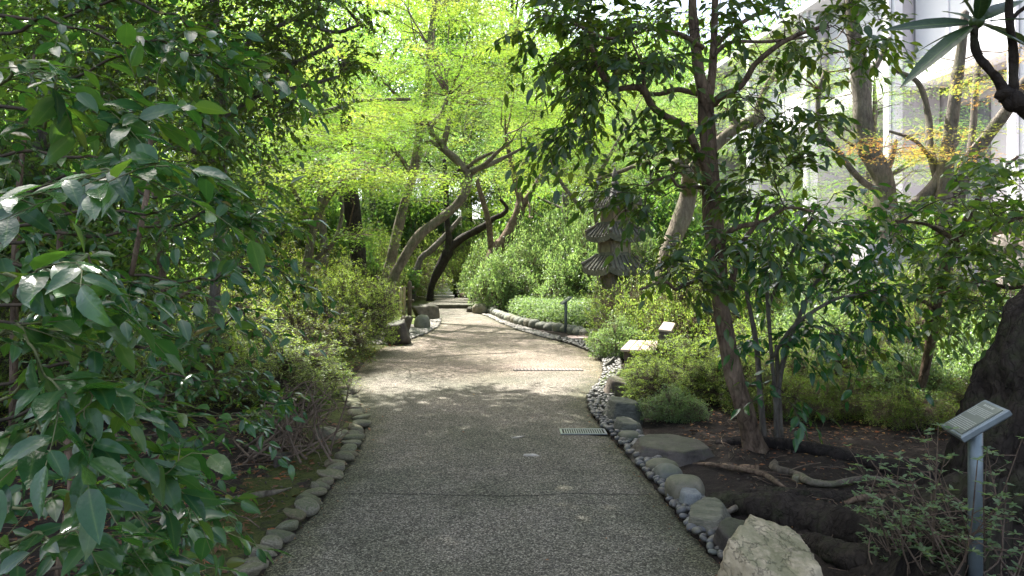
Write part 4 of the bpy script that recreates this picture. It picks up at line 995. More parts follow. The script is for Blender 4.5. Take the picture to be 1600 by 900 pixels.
maple('pale leaning maple stem at the left over the shrubs', [
  [(395,430,14,9),(408,330,14,8),(415,260,14,7),(430,225,14,6.5),(470,185,14,5.5),(520,172,14,4.5),(560,158,14.5,3),(640,155,15,2.5)],
  [(415,260,14,4),(400,210,14,3),(380,180,14,2)], [(430,225,14,4),(445,150,14.5,3),(460,90,15,2)]],
  [(20,400,620,130,215,12.5,15.5),(16,340,520,180,260,12.5,15),(14,420,600,60,150,14,17)], 300, .065, .6, 'maple', seed=24)
maple('dark stemmed maple above the right shrubs near the pagoda', [
  [(772,400,25,12),(790,375,25,11),(803,352,25,10),(811,330,25,9),(812,308,25,6),(805,280,25,5),(798,250,25,4),(790,210,25,3)], [(811,330,25,6),(830,300,25,5),(850,270,25,4),(880,230,25,3)], [(768,392,25,5),(762,340,25,4.5),(750,300,25,4),(745,280,25,3)], [(805,280,25,3),(830,240,25,3),(900,190,25,2)]],
  [(22,800,960,190,310,19,23),(28,820,1080,90,240,18,24),(28,740,980,-10,110,18,24)], 320, .078, .8, 'maple', 'brown', seed=25)
maple('soft green maple behind the pagoda to the right', [
  [(930,480,18,3),(938,400,18,3),(930,330,18,3),(935,280,17.5,3),(960,230,17,3),(990,180,17,2)], [(912,330,17,3),(880,290,17,3),(860,250,17,2)], [(935,280,17,3),(990,260,16.5,3),(1040,235,16,2)]],
  [(16,880,1060,210,310,16.5,18.5),(16,960,1100,60,220,15,19)], 240, .068, .6, 'maple_soft', seed=26)
maple('maple with yellow and orange turning leaves before the white building', [
  [(1482,470,11.5,13),(1478,400,11.5,13),(1475,330,11.5,13),(1476,280,11.5,12),(1484,210,11.5,10),(1492,150,11.5,9),(1500,90,11.5,7.5),(1508,20,11.5,6)],
  [(1490,330,11.5,12),(1502,280,11.5,12),(1522,240,11.5,10),(1545,210,11.4,9),(1575,170,11.2,9),(1600,130,11,8),(1640,90,11,6)],
  [(1478,320,11.6,9),(1455,240,11.8,6),(1450,180,12,5),(1435,130,12,4),(1400,110,12,3)], [(1400,350,11.8,9),(1432,318,11.7,10),(1460,290,11.6,9),(1478,250,11.5,7),(1495,215,11.5,6)],
  [(1510,270,11.5,6),(1520,200,11.7,5),(1525,130,11.8,5),(1530,80,12,4)], [(1455,250,11.8,3),(1430,220,11,3),(1390,205,10.6,2)]],
  [(9,1400,1600,185,250,10.5,12.2),(6,1330,1480,200,240,10,11.4),(9,1420,1640,60,200,10,13)], 190, .055, .42, 'maple_autumn', 'grey', seed=27)
maple('tall maple with a strongly curved grey trunk before the white building', [
  [(1418,510,12.5,19),(1408,440,12.5,18),(1396,380,12.5,17),(1386,330,12.5,16.5),(1380,280,12.5,16),(1365,250,12.5,15.5),(1352,215,12.5,15),(1347,170,12.5,14.5),(1346,130,12.5,14),(1340,90,12.5,12),(1333,40,12.5,11),(1330,-40,12.5,9)],
  [(1352,115,12.5,6),(1370,100,12.5,5),(1390,60,12.5,4)], [(1382,265,12.5,8),(1392,250,12.5,5),(1400,220,12.5,3)], [(1330,265,12,5),(1312,240,12,4.5),(1285,210,12,4.5),(1278,175,12,4),(1280,140,12,4),(1290,110,12,3)], [(1375,300,12.5,6),(1350,285,12.3,5),(1330,265,12,5)]],
  [(11,1340,1480,240,290,12.6,13.5),(9,1300,1380,275,335,12.6,13.5),(14,1240,1420,100,160,12.8,14),(20,1150,1300,10,160,11,15)], 110, .055, .42, 'maple', 'grey', seed=28)
maple('thick pale knotted maple between pagoda and leaning tree', [
  [(1036,440,12,16),(1048,385,12,15),(1066,340,12,14),(1076,300,12,13),(1078,275,11.5,12),(1095,250,11,10),(1120,225,11,9),(1150,200,11,9),(1183,186,11,10),(1186,165,11,5),(1200,130,11,4.5),(1235,90,11,4)],
  [(1078,275,11,9),(1060,255,11,9),(1052,262,11,8)], [(1150,200,11,6),(1143,180,11,5),(1138,172,11,3)]],
  [(18,1140,1290,60,160,10,12.5),(16,990,1100,170,260,11,13),(10,1080,1180,100,190,10.5,12)], 100, .055, .4, 'maple_soft', 'pale', seed=29)

def plain_tree(label, rows, name='bare_trunk_tree', bk='dark', regions=(), size=.1, seed=1, mat='forest', cat='tree', group=None):
    evergreen(name, label, cat, rows, regions, size, KITE, mat, bk, group=group, per=5, k=7, seed=seed, shoot=(.35,.8), r0=.03)
plain_tree('straight dark trunked tree behind the left shrubs', [[(563,430,18,13),(557,380,18,12.5),(551,330,18,12),(545,270,18,11),(540,180,18,9),(536,80,18,8)], [(548,300,18,5),(575,270,18,4),(600,230,18,3)]], 'evergreen_tree', regions=[(70,440,620,60,260,16,20)], seed=41)
plain_tree('black leaning forked tree by the far end of the path', [[(674,449,26,5),(684,424,26,7.5),(698,398,26,8),(702,385,26,7),(699,350,26,4.5),(697,320,26,4),(697,292,26,4),(694,250,26,3)], [(700,390,26,6),(718,375,26,6.5),(735,365,26,6),(758,352,26,5),(770,342,26,4.5),(785,335,26,4),(792,325,26,3),(782,312,26,2.5)], [(697,295,26,2.5),(705,278,26,2.5),(720,262,26,2)], [(696,295,26,2.5),(684,275,26,2.5),(664,245,26,2)]], 'leaning_tree', 'black', regions=[(34,640,800,200,300,24,28)], seed=42, mat='maple_soft', size=.1)
plain_tree('pale low leaning trunk in the dark behind the curved maple', [[(655,410,26,5),(672,392,26,5),(690,375,26,4.5),(705,358,26,4),(720,340,26,3)]], 'leaning_tree', 'grey', seed=43)
plain_tree('thin twin stemmed tree left of the dark trunk', [[(505,440,16,6),(507,400,16,6),(503,340,16,5.5),(498,290,16,5),(492,240,16,4)], [(505,410,16,4),(525,370,16,3),(535,330,16,3),(530,290,16,2)]], 'slim_tree', 'grey', regions=[(24,430,560,180,300,14,18)], seed=44)
plain_tree('broad pale old trunk deep in the left shade', [[(30,520,9,10),(35,400,9,10),(60,250,9,11),(72,190,9,10),(80,100,9,9)]], 'old_tree', 'grey', regions=[(40,-60,200,0,300,8,11)], seed=45, mat='forest')

# upper left evergreen with an unseen top crown added to shade the foreground, and the great tree at right
def crown_cloud(n, c, r, rg):
    v = nrm(rg.normal(0, 1, (n, 3)))*(rg.random((n, 1))**.4); P = v*np.array(r)+np.array(c); return P
def upper_left_tree():
    rg = np.random.default_rng(55)
    C1 = box(250, 60, 560, -60, 215, 6.6, 8.6, rg=rg); C1 = C1[(HZ-(C1[:, 2]-EYE)/C1[:, 1]*F) < 240-np.maximum(0, (C1[:, 0]/C1[:, 1]*F+800-330))*.55]
    C_shade = crown_cloud(1600, (-3.4, 8.4, 7.7), (5.2, 4.5, 1.1), rg); py = HZ-(C_shade[:, 2]-EYE)/C_shade[:, 1]*F; C_shade = C_shade[py < -60]  # second cloud: unseen overhead crown added to shade the foreground
    gx = C_shade[:, 0]-S[0]/S[2]*C_shade[:, 2]; gy = C_shade[:, 1]-S[1]/S[2]*C_shade[:, 2]; C_shade = C_shade[~((gx > 1.2) & (gy > 6.9) & (rg.random(len(C_shade)) < .85))]  # thinned where its shade would fall on the right understory
    def high(tw, lv, rg):
        connect(tw, skeleton([limb(q) for q in [[(350,-200,8.4,5),(480,-260,9,5),(620,-300,9.5,4)], [(350,-200,8.4,5),(250,-200,9.5,4),(100,-260,10,4)], [(360,-250,8.4,5),(500,-200,11,4),(640,-160,12,3)], [(350,-200,8.4,6),(500,-500,7,5),(700,-700,6,4)]]]), C_shade, .02, .004, .05, rg)
        for q in range(6): shoots(tw, lv, C_shade, rg.normal(0, .7, C_shade.shape)*np.array([1, 1, .4]), rg.uniform(.3, .6, len(C_shade)), 8, .145, .25, rg, hang=.3)
    evergreen('evergreen_tree', 'tall dark evergreen at upper left with hanging crown and an unseen top added to shade the path', 'tree',
      [[(335,480,8.2,9),(342,380,8.2,8.5),(346,280,8.2,8),(350,200,8.2,8),(345,120,8.2,7.5),(335,0,8.2,7),(350,-200,8.4,6.5),(400,-400,8.8,5)],
       [(346,260,8.2,5),(300,235,8,5),(262,225,7.8,4.5),(235,170,7.6,4)], [(350,190,8.2,5),(400,150,8,4.5),(460,100,7.8,4),(520,70,7.6,3)], [(345,110,8.2,5),(400,60,8,4),(500,10,8,3)], [(400,150,8,4),(450,140,7.6,3.5),(530,120,7.4,2.5)], [(460,30,8,3),(520,50,7.6,3),(560,40,7.3,2)], [(345,110,8.2,4),(260,130,7.5,3),(200,110,7.2,2.5)], [(340,30,8.2,5),(250,60,7.6,4),(150,40,7.2,3)],
       [(350,-200,8.4,5),(480,-260,9,5),(620,-300,9.5,4)], [(350,-200,8.4,5),(250,-200,9.5,4),(100,-260,10,4)], [(360,-250,8.4,5),(500,-200,11,4),(640,-160,12,3)], [(350,-200,8.4,6),(500,-500,7,5),(700,-700,6,4)]],
      [C1], .085, KITE, 'dark', 'grey', per=6, k=8, seed=56, shoot=(.25,.5), r0=.02, extra=high)
upper_left_tree()
def great_tree():
    rg = np.random.default_rng(61); Yt = 4.35
    T_ = [(1592,850,Yt,129),(1595,810,Yt,114),(1602,750,Yt,101),(1616,680,Yt,93),(1632,610,Yt,88),(1654,550,Yt,84),(1702,480,Yt,81),(1752,380,Yt,77),(1792,250,Yt,72),(1812,60,Yt,67),(1812,-200,Yt,60),(1792,-500,Yt,52),(1752,-900,Yt,39)]
    T0 = limb(T_); T0[0, 2] = .02
    br = [np.array([[3.6,4.4,5.3,.16],[2.6,5.3,6.4,.13],[1.4,6.4,7.2,.09],[.2,7.6,7.8,.05]]), np.array([[3.7,4.4,5.6,.16],[4.8,5.8,7,.1],[5.6,7.5,7.8,.06]]), np.array([[3.6,4.3,4.8,.15],[2.9,3.2,6.2,.1],[1.6,1.8,7.2,.06],[.2,1.2,7.6,.04]])]
    C = np.vstack([crown_cloud(520, (2.8, 7.0, 7.9), (3.4, 3.8, 1.3), rg), crown_cloud(60, (5.2, 9.5, 8.2), (2.2, 2.4, 1.2), rg)])  # crown kept out of view overhead, spread to shade the foreground
    py = HZ-(C[:, 2]-EYE)/np.maximum(C[:, 1], .2)*F; C = C[(py < -60) | (C[:, 1] < .5)]
    root = evergreen('great_old_tree', 'huge old tree with black ridged trunk and sprawling roots at right edge', 'tree', [T0]+br, [C], .135, KITE, 'dark', 'black', per=6, k=8, seed=62, shoot=(.3,.6), sides=64, ridges=.16, ground=False, r0=.03)
    b = np.array([*root.location, 0])
    def rootlimb(rows, bk='black', s=28, sd=1):
        R = np.array([[*(G(px, py, z)), r] for px, py, z, r in rows]); a = Acc(); tube(a, R-b, 8, s, .07, .1 if s > 20 else .03, sd); link('root', a.mesh('root', MB[bk]), root)
    rootlimb([(1560,880,.1,.4),(1470,858,.1,.3),(1400,842,.1,.2),(1330,832,.07,.13),(1270,812,.07,.11),(1215,798,.08,.1),(1170,792,.05,.085),(1125,788,.02,.07),(1080,800,-.06,.04)], sd=2)
    rootlimb([(1540,815,.15,.26),(1450,805,.08,.16),(1370,792,.03,.08),(1290,782,.02,.065),(1230,776,.02,.06),(1190,774,.01,.05),(1150,778,-.03,.04)], sd=3)
    rootlimb([(1430,915,.05,.18),(1370,888,.06,.11),(1325,872,.07,.075),(1290,856,.06,.06),(1255,846,-.02,.05)], sd=4)
    rootlimb([(1500,960,.0,.25),(1440,930,.02,.15),(1360,912,0,.09),(1320,890,-.03,.05)], sd=5)
    rootlimb([(1480,760,.1,.16),(1400,735,.1,.07),(1330,715,.1,.05),(1260,700,.1,.05),(1180,690,.1,.05),(1120,694,.05,.035)], 'dark', 14, 6)
great_tree()
def roots():
    def rt(label, rows, bk, cat='root', name='surface_root'):
        R = np.array([[*(G(px, py, z)), r] for px, py, z, r in rows]); R[:, 2] = [float(ground_z(x, y))+z-.105 for (x, y), z in zip(R[:, :2], [q[2] for q in rows])]
        a = Acc(); b = R[0].copy(); b[3] = 0; tube(a, R-b, 7, 10, .1, 0, len(label)); tag(link(name, a.mesh(name, MB[bk]), None, tuple(b[:3])), label, cat)
    rt('light brown snaking surface root from the slender camellia stem', [(1208,712,.06,.03),(1213,719,.12,.032),(1240,727,.13,.025),(1265,741,.14,.025),(1300,745,.13,.024),(1345,738,.14,.02),(1390,742,.13,.015),(1430,760,.08,.008)], 'pale')
    rt('thin dark surface root curving from the leaning tree', [(1185,722,.12,.05),(1165,718,.13,.025),(1140,714,.14,.018),(1110,708,.13,.014),(1080,705,.1,.008)], 'brown')
    rt('thin dark root curving right across the soil', [(1130,712,.1,.012),(1150,716,.14,.016),(1190,726,.15,.018),(1215,740,.14,.016),(1240,758,.09,.008)], 'brown')
    rt('short pale root poking from the mossy hump', [(1175,762,.14,.02),(1150,768,.15,.02),(1120,778,.13,.014)], 'pale')
    rt('pale loose root below the sign shrub', [(1320,768,.16,.02),(1350,760,.2,.02),(1400,762,.2,.018),(1440,775,.15,.015)], 'brown')
    rt('bare fallen branch lying on the left soil', [(335,765,.14,.02),(380,752,.15,.018),(410,748,.16,.02),(440,742,.15,.012),(455,738,.14,.006)], 'pale', 'branch', 'fallen_branch')
roots()

# ------------------------------------------------------------------ foreground evergreen shrub at left
def front_shrub():
    rg = np.random.default_rng(71); tw, lv = Acc(), Leaves()
    root = empty('camellia_shrub', (-2.2, 2.2, ground_z(-2.2, 2.2)), 'large glossy leaved evergreen shrub filling the near left', 'shrub')
    arms = [  # start px,py,Y -> end ; leaf length m ; count
      [(-120,330,1.9,6),(20,300,1.65,5),(120,290,1.5,4),(200,262,1.45,2.5),(262,262,1.4,1.5)],
      [(-120,560,1.9,6),(0,520,1.5,5),(60,560,1.35,4),(120,620,1.3,3),(160,660,1.3,2)],
      [(-100,470,1.7,6),(0,430,1.4,5),(60,430,1.3,4),(100,450,1.25,2)],
      [(-120,760,1.9,6),(0,700,1.55,5),(90,670,1.4,4),(140,700,1.35,3),(230,722,1.4,2),(330,716,1.45,1.5)],
      [(-100,260,2.2,6),(40,200,1.9,5),(120,170,1.8,4),(180,165,1.75,3),(230,175,1.75,2)],
      [(-80,130,2.0,6),(20,110,1.7,5),(70,118,1.6,3),(120,140,1.6,2)],
      [(-60,60,2.8,6),(100,40,2.6,5),(200,60,2.6,4),(300,85,2.6,3),(390,100,2.6,2)],
      [(-60,120,3.0,6),(120,110,2.9,5),(240,78,2.8,4),(330,95,2.8,2)],
      [(-60,240,3.0,6),(120,250,2.9,5),(230,260,2.8,4),(300,280,2.8,3),(350,300,2.8,2)],
      [(-60,430,2.6,6),(80,400,2.5,5),(160,420,2.4,4),(210,440,2.4,2.5),(240,470,2.4,1.5)],
      [(-60,380,3.2,6),(120,340,3.1,5),(250,322,3.0,4),(350,330,3.0,2.5),(390,345,3.0,1.5)],
      [(-60,520,3.2,6),(100,490,3.1,5),(200,510,3.0,3),(290,520,3.0,2)],
      [(-60,640,2.4,6),(60,600,2.3,5),(150,620,2.2,4),(220,640,2.2,3),(270,650,2.2,2)],
      [(-60,820,2.2,6),(60,780,2.0,5),(160,770,1.9,4),(240,800,1.9,3),(310,830,1.9,2)],
      [(-60,900,1.8,6),(40,850,1.6,5),(100,830,1.5,3),(150,840,1.5,2)],
      [(0,960,2.0,6),(100,900,1.8,5),(170,880,1.7,3),(220,845,1.7,2)],
      [(-60,730,3.2,6),(120,740,3.0,5),(220,730,2.9,4),(300,760,2.8,3),(330,800,2.8,2)],
      [(40,920,2.8,6),(180,860,2.7,5),(260,850,2.6,3),(300,880,2.6,2)],
      [(-60,480,4.6,6),(150,450,4.4,5),(300,430,4.2,4),(400,425,4.1,3),(480,440,4.1,2)],
      [(-60,400,5,6),(150,360,4.8,5),(330,340,4.6,4),(430,335,4.5,2.5)],
      [(-60,600,4.8,6),(150,560,4.6,5),(300,540,4.4,4),(360,500,4.2,3),(420,510,4.2,2)],
      [(0,660,4.6,6),(150,620,4.4,5),(240,600,4.2,4),(330,590,4.0,3)],
      [(-60,330,4.8,6),(100,280,4.6,5),(250,300,4.5,4),(340,290,4.5,2)],
      [(-60,180,4.2,6),(120,180,4.1,5),(250,180,4,4),(330,190,4,2)],
      [(-60,30,4.4,6),(150,10,4.2,5),(260,20,4,4),(350,50,4,2)],
      [(100,700,4.4,5),(200,680,4.2,4),(330,670,4.0,3),(400,650,4,2)],
            [(100,640,5.8,5),(280,610,5.6,4),(400,600,5.3,3),(450,620,5.3,2)]]
    hubs = [np.array([-2.4, 2.3, 1.5]), np.array([-3.1, 3.6, 1.6]), np.array([-4.0, 5.2, 1.6])]
    stems = []
    for h in hubs:
        g = float(ground_z(h[0], h[1])); 
        for k in range(3):
            stems.append(np.array([[h[0]+.1*k, h[1]+.08*k, g-.05, .035], [h[0]-.15+.2*k, h[1]+.1, .9, .028], [h[0]-.3+.25*k, h[1]+.1*k, 1.9, .022], [h[0]-.2+.2*k, h[1]+.2*k, 3.2, .012]]))
    stems += [limb([(95,900,2.9,9),(105,820,2.9,8),(112,760,2.9,6),(100,650,3.0,5)]), limb([(205,430,3.4,4),(230,300,3.5,4),(234,240,3.5,4),(236,200,3.5,3)])]
    b = np.array([*root.location, 0])
    for i, s_ in enumerate(stems):
        a = Acc(); tube(a, s_-b, 6, 9, .06, 0, i); link('stem', a.mesh('stem', MB['brown']), root)
    for ai, A in enumerate(arms):
        L_ = limb(A); L_[:, 3] *= .5; C = crom(L_, 8); q_ = np.arange(len(C)); wv = np.stack([np.sin(q_*.55+ai), np.sin(q_*.7+2*ai), np.sin(q_*.43+3*ai)+.5*np.sin(q_*1.3+ai)], -1); C[:, :3] += wv*.008*A[0][2]; a = Acc(); tube(a, C-b, 1, 6, .04, 0, ai); link('branch', a.mesh('branch', MB['twig_dark'] if A[0][2] > 2.5 else MB['greentwig']), root)
        ln = np.linalg.norm(np.diff(C[:, :3], axis=0), axis=1).sum(); Yn = A[-1][2]; near = Yn < 1.9
        size = .082 if near else .078
        step = .06 if near else .066; n = int(ln/step); idx = np.linspace(4, len(C)-1, n)
        P = np.stack([np.interp(idx, np.arange(len(C)), C[:, q]) for q in range(3)], -1); tan = nrm(np.gradient(P, axis=0)) if n > 1 else np.array([[1., 0, 0]])
        sd = nrm(np.cross(tan, [0, 0, 1])); sg = np.where(np.arange(n) % 2, 1., -1.)[:, None]
        for rep in range(2 if Yn < 3.6 and not near else 1):
            D = tan*.7+sd*sg*.8*(1 if rep == 0 else -1)+rg.normal(0, .3, (n, 3)); D[:, 2] -= rg.uniform(-.15, .5, n)
            lv.add(P+rg.normal(0, .004, P.shape), D, np.array([[0, -.15, 1.]])+rg.normal(0, .4, (n, 3)), size*rg.uniform(.75, 1.25, n))
        m = max(3, int(n*(.7 if near else (1.1 if Yn < 3.6 else .8)))); q = rg.integers(0, n, m); D = tan[q]*.5+sd[q]*rg.choice([-1, 1], (m, 1))*.7+rg.normal(0, .35, (m, 3))*np.array([1, 1, .7])
        shoots(tw, lv, P[q], D, rg.uniform(.12, .28, m) if near else rg.uniform(.18, .45, m), 6, size, .22, rg, r0=.002, hang=.25)
    P, D, N, Sz = lv.get(); keep = P[:, 1] > .95; P, D, N, Sz = P[keep], D[keep], N[keep], Sz[keep]
    mask = leaf_objects(root, 'camellia', P, D, N, Sz, 300)
    shift_twigs(tw, root); place(tw, [NEAR[0], NEAR[1], MIDL[0]], (P-b[:3])[mask], D[mask], N[mask], Sz[mask])
    tag(link('foliage', tw.mesh('foliage', [ML['camellia'], MB['greentwig']]), root), kind='stuff')
front_shrub()
def behind_left():
    evergreen('evergreen_shrub', 'dark evergreen shrub mass behind the near left shrub', 'shrub',
      [[(250,600,6,6),(260,500,6,6),(250,400,6,5),(240,300,6,4),(230,200,6,3)], [(250,480,6,4),(330,440,5.8,3),(400,420,5.6,2)], [(100,600,6.4,5),(90,450,6.4,5),(100,300,6.4,4)]],
      [(60,-60,330,120,460,5.2,7.6),(34,200,470,300,520,5.4,6.8),(40,-60,260,420,640,4.8,6.6),(20,250,420,200,330,6,7)], .075, MIDL, 'mid', 'brown', per=5, k=7, seed=81, shoot=(.2,.45))
    evergreen('evergreen_shrub', 'low evergreen seedling cluster over bare stems by left edge', 'shrub',
      [[(440,712,6.2,3),(436,680,6.2,3),(430,655,6.2,2.5),(425,630,6.2,2)], [(455,705,6.3,3),(448,670,6.3,2),(455,640,6.3,2)]],
      [(14,395,460,610,660,6,6.6),(8,360,420,660,720,6,6.6)], .075, MIDL, 'mid', 'pale', per=3, k=6, seed=82, shoot=(.12,.22))
behind_left()

# rhododendron twig close at upper right
def rhodo():
    Y = 1.9
    root = empty('rhododendron_branch', W(1640,190,Y), 'black crooked rhododendron branch with long leaves at top right', 'branch')
    b = np.array([*root.location, 0])
    for i, R in enumerate([[(1760,330,Y,19),(1660,215,Y,18),(1610,170,Y,17),(1585,158,Y,15),(1570,148,Y,12),(1560,150,Y,8)], [(1572,150,Y,9),(1562,128,Y,7),(1545,108,Y,6.5),(1530,90,Y,6),(1522,65,Y,6),(1523,40,Y,6)], [(1582,150,Y,8),(1584,120,Y,6.5),(1582,70,Y,6),(1577,20,Y,6),(1580,-60,Y,6)], [(1577,40,Y,3),(1590,20,Y,3),(1620,0,Y,3)]]):
        a = Acc(); tube(a, limb(R)-b, 6, 12, .09, 0, i); link('stem', a.mesh('stem', MB['black']), root)
    a = Acc(); V, T = ICO[2]; a.add(V*.02, T); link('bud', a.mesh('bud', ML['dark']), root, tuple(W(1526,34,Y)-b[:3]))
    ML['thick'] = leafmat('thick_leathery_leaf', L3((.015,.04,.015), (.02,.05,.018), (.03,.06,.02)), L3((.05,.12,.02), (.06,.14,.02), (.08,.16,.02)), .35, .08, .5)
    la = Acc(); V, T, rib = tpl_leaf(.105, .03, .1, (0,.05,.14,.3,.5,.7,.85,.95,1)); la.add(V, T, None, 0, rib); me = la.mesh('leaf', ML['thick'])
    tips = [(1388,38,1.95),(1413,120,1.88),(1436,72,2.0),(1492,-30,1.85),(1478,10,2.05),(1552,-40,1.95),(1618,24,1.8),(1640,82,1.85),(1622,60,2.05),(1600,-10,2.0),(1540,-30,1.75),(1500,95,1.8)]
    bs = W(1526, 36, Y)
    for t in tips[:-1]:
        e = W(*t); d = e-bs; ln = np.linalg.norm(d); d = d/ln; s0 = bs+d*.012
        n = np.array([0.1, -.9, .55]) if t[0] == 1388 else np.array([.1, -.5, .85]); sd = nrm(np.cross(d, n)); n = np.cross(sd, d)
        o = bpy.data.objects.new('leaf', me); o.parent = root
        o.matrix_local = Matrix([[sd[q]*ln, d[q]*ln, n[q]*ln, s0[q]-b[q]] for q in range(3)]+[[0,0,0,1]]); COL.objects.link(o)
    bs = W(1578, -20, Y)
    rg = np.random.default_rng(5)
    for an in np.linspace(0, 6.28, 8, endpoint=False):
        d = nrm(np.array([math.cos(an), .6*math.sin(an), .15])); n = np.array([0, 0, 1.]); sd = nrm(np.cross(d, n)); n = np.cross(sd, d); ln = .2
        o = bpy.data.objects.new('leaf', me); o.parent = root; s0 = bs+d*.01
        o.matrix_local = Matrix([[sd[q]*ln, d[q]*ln, n[q]*ln, s0[q]-b[q]] for q in range(3)]+[[0,0,0,1]]); COL.objects.link(o)
rhodo()

# ------------------------------------------------------------------ fine leaved shrubs
def dome_shrub_meshes(seed, R, H, tips, leaf, matname, twig='twig', whorl=5, fill=.55, tpls=KITEN, bare=.25, stems=26, tiers=0):
    """unit shrub: twigs fan from the base, leaves in whorls at the tips"""
    rg = np.random.default_rng(seed); tw = Acc()
    u = rg.uniform(0, 6.28, tips); el = np.arcsin(rg.uniform(.02, 1, tips)); sh = 1-fill*rg.random(tips)**2.2
    lump = 1+.16*np.sin(u*3+seed)+.1*np.sin(u*5+el*6+seed)+.1*np.sin(el*7+seed*2)+rg.normal(0, .05, tips)
    P = np.stack([np.cos(u)*np.cos(el)*R*sh*lump, np.sin(u)*np.cos(el)*R*sh*lump, np.sin(el)*H*sh*lump+bare*H*.4], -1)
    if tiers:
        q = np.round(P[:, 2]*tiers+.9*np.sin(u*2+seed)+.6*np.sin(u*5+P[:, 0]*4)+.5*np.sin(P[:, 1]*5+seed))/tiers; P[:, 2] = P[:, 2]*.62+(q-(.9*np.sin(u*2+seed))/tiers)*.38
    # main stems
    a2 = rg.uniform(0, 6.28, stems); tt = np.linspace(0, 1, 6); e = nrm(np.stack([np.cos(a2), np.sin(a2), rg.uniform(.4, 2.2, stems)], -1))*np.array([R, R, H])*rg.uniform(.55, .85, (stems, 1))
    b0 = np.stack([np.cos(a2), np.sin(a2), np.zeros(stems)], -1)*R*.12*rg.random((stems, 1))
    SP = b0[:, None]+(e-b0)[:, None]*tt[None, :, None]; SP[:, 1:-1] += rg.normal(0, .05*R, (stems, 4, 3)); SP[..., 2] += .12*H*np.sin(tt*3)[None]
    tubes(tw, SP, np.outer(rg.uniform(.008, .016, stems)*R, np.linspace(1, .35, 6)), 5, 1)
    sp = SP.reshape(-1, 3); sp = sp[sp[:, 2] > .15*H]
    A = np.empty_like(P)
    for i0 in range(0, tips, 500):
        d = np.linalg.norm(P[i0:i0+500, None]-sp[None], axis=2); A[i0:i0+500] = sp[np.argmin(d, 1)]
    t = np.linspace(0, 1, 4); TP = A[:, None]*(1-t)[None, :, None]+P[:, None]*t[None, :, None]; TP[..., 2] += .05*H*np.sin(t*3.14)[None]
    TP[:, 1:3] += rg.normal(0, .02*R, (tips, 2, 3))
    tubes(tw, TP, np.outer(np.full(tips, .0022), np.linspace(1.3, .6, 4)), 3, 1)
    d0 = nrm(P-A+np.array([0, 0, .05])); n = tips*whorl
    D = np.repeat(d0*.5, whorl, 0)+rg.normal(0, .55, (n, 3)); D[:, 2] += .15
    if tiers: D[:, 2] *= .45
    PP = np.repeat(P, whorl, 0)+rg.normal(0, leaf*.45, (n, 3))
    Nn = np.array([[0, 0, 1.]])+rg.normal(0, .5, (n, 3))
    place(tw, tpls, PP, D, Nn, leaf*rg.uniform(.6, 1.25, n), rg=rg)
    return tw.mesh('foliage', [ML[matname], MB[twig]])
def shrub(name, label, cat, me, x, y, rz=0, s=(1,1,1), group=None, stem=True):
    r = empty(name, (x, y, float(ground_z(x, y))-.02), label, cat, group)
    o = link('foliage', me, r, (0,0,0), (0,0,rz), s); o['kind'] = 'stuff'; return r
AZ = [dome_shrub_meshes(500+k, 1, 1, 4600, .036, 'azalea', twig='twig_dark', tiers=5) for k in range(2)]+[dome_shrub_meshes(510+k, 1, 1, 3600, .034, 'azalea_dry', fill=.6, twig='twig_dark', tiers=6) for k in range(2)]
BR = [dome_shrub_meshes(520+k, 1, 1, 2600, .05, 'bright', whorl=5, fill=.7) for k in range(2)]
GR = [dome_shrub_meshes(530+k, 1, 1, 3000, .06, 'pale', whorl=5, fill=.5, tpls=KITE) for k in range(2)]
FO = [dome_shrub_meshes(540+k, 1, 1, 2800, .085, 'forest', whorl=6, fill=.5, tpls=KITE) for k in range(2)]
azl = [(-2.72,8.1,.95,.52,1,'low spreading azalea overhanging the left path edge'), (-3.55,8.6,1.0,.8,0,'azalea mound just behind the low spreading one'), (-3.05,10.2,1.0,.95,3,'bronze tinted azalea halfway along the left bend'),
  (-4.5,10.2,1.1,1.15,2,'azalea behind the near left shrub tips'), (-3.0,12.2,.95,.95,1,'rounded azalea before the squared boulder'), (-4.1,12.6,1.1,1.2,0,'taller azalea under the spreading maple'),
  (-3.3,14.4,.95,1.15,1,'azalea rising above the squared boulder'), (-4.9,15.0,1.3,1.5,2,'large azalea beneath the dark trunk'), (-6.2,12.6,1.4,1.5,0,'wide azalea deep in the left bed'), (-3.9,17,1.0,1.35,1,'azalea beside the bamboo posts'),
  (-5.6,18.5,1.5,1.7,3,'azalea at the log fence'), (-7.5,16,1.8,2.0,1,'tall azalea left of the log fence'), (-3.75,7.1,.95,.7,0,'dense azalea behind the bare stems'), (-4.6,6.6,.9,.85,1,'twiggy azalea with bare lower stems'), (-5.4,8.4,1.2,1.1,2,'shaded azalea at the far left')]
for k, (x, y, R_, H_, v, lb) in enumerate(azl): shrub('azalea_shrub', lb, 'shrub', AZ[v], x, y, k*1.3, (R_, R_, H_), 'azaleas massed along the left of the path')
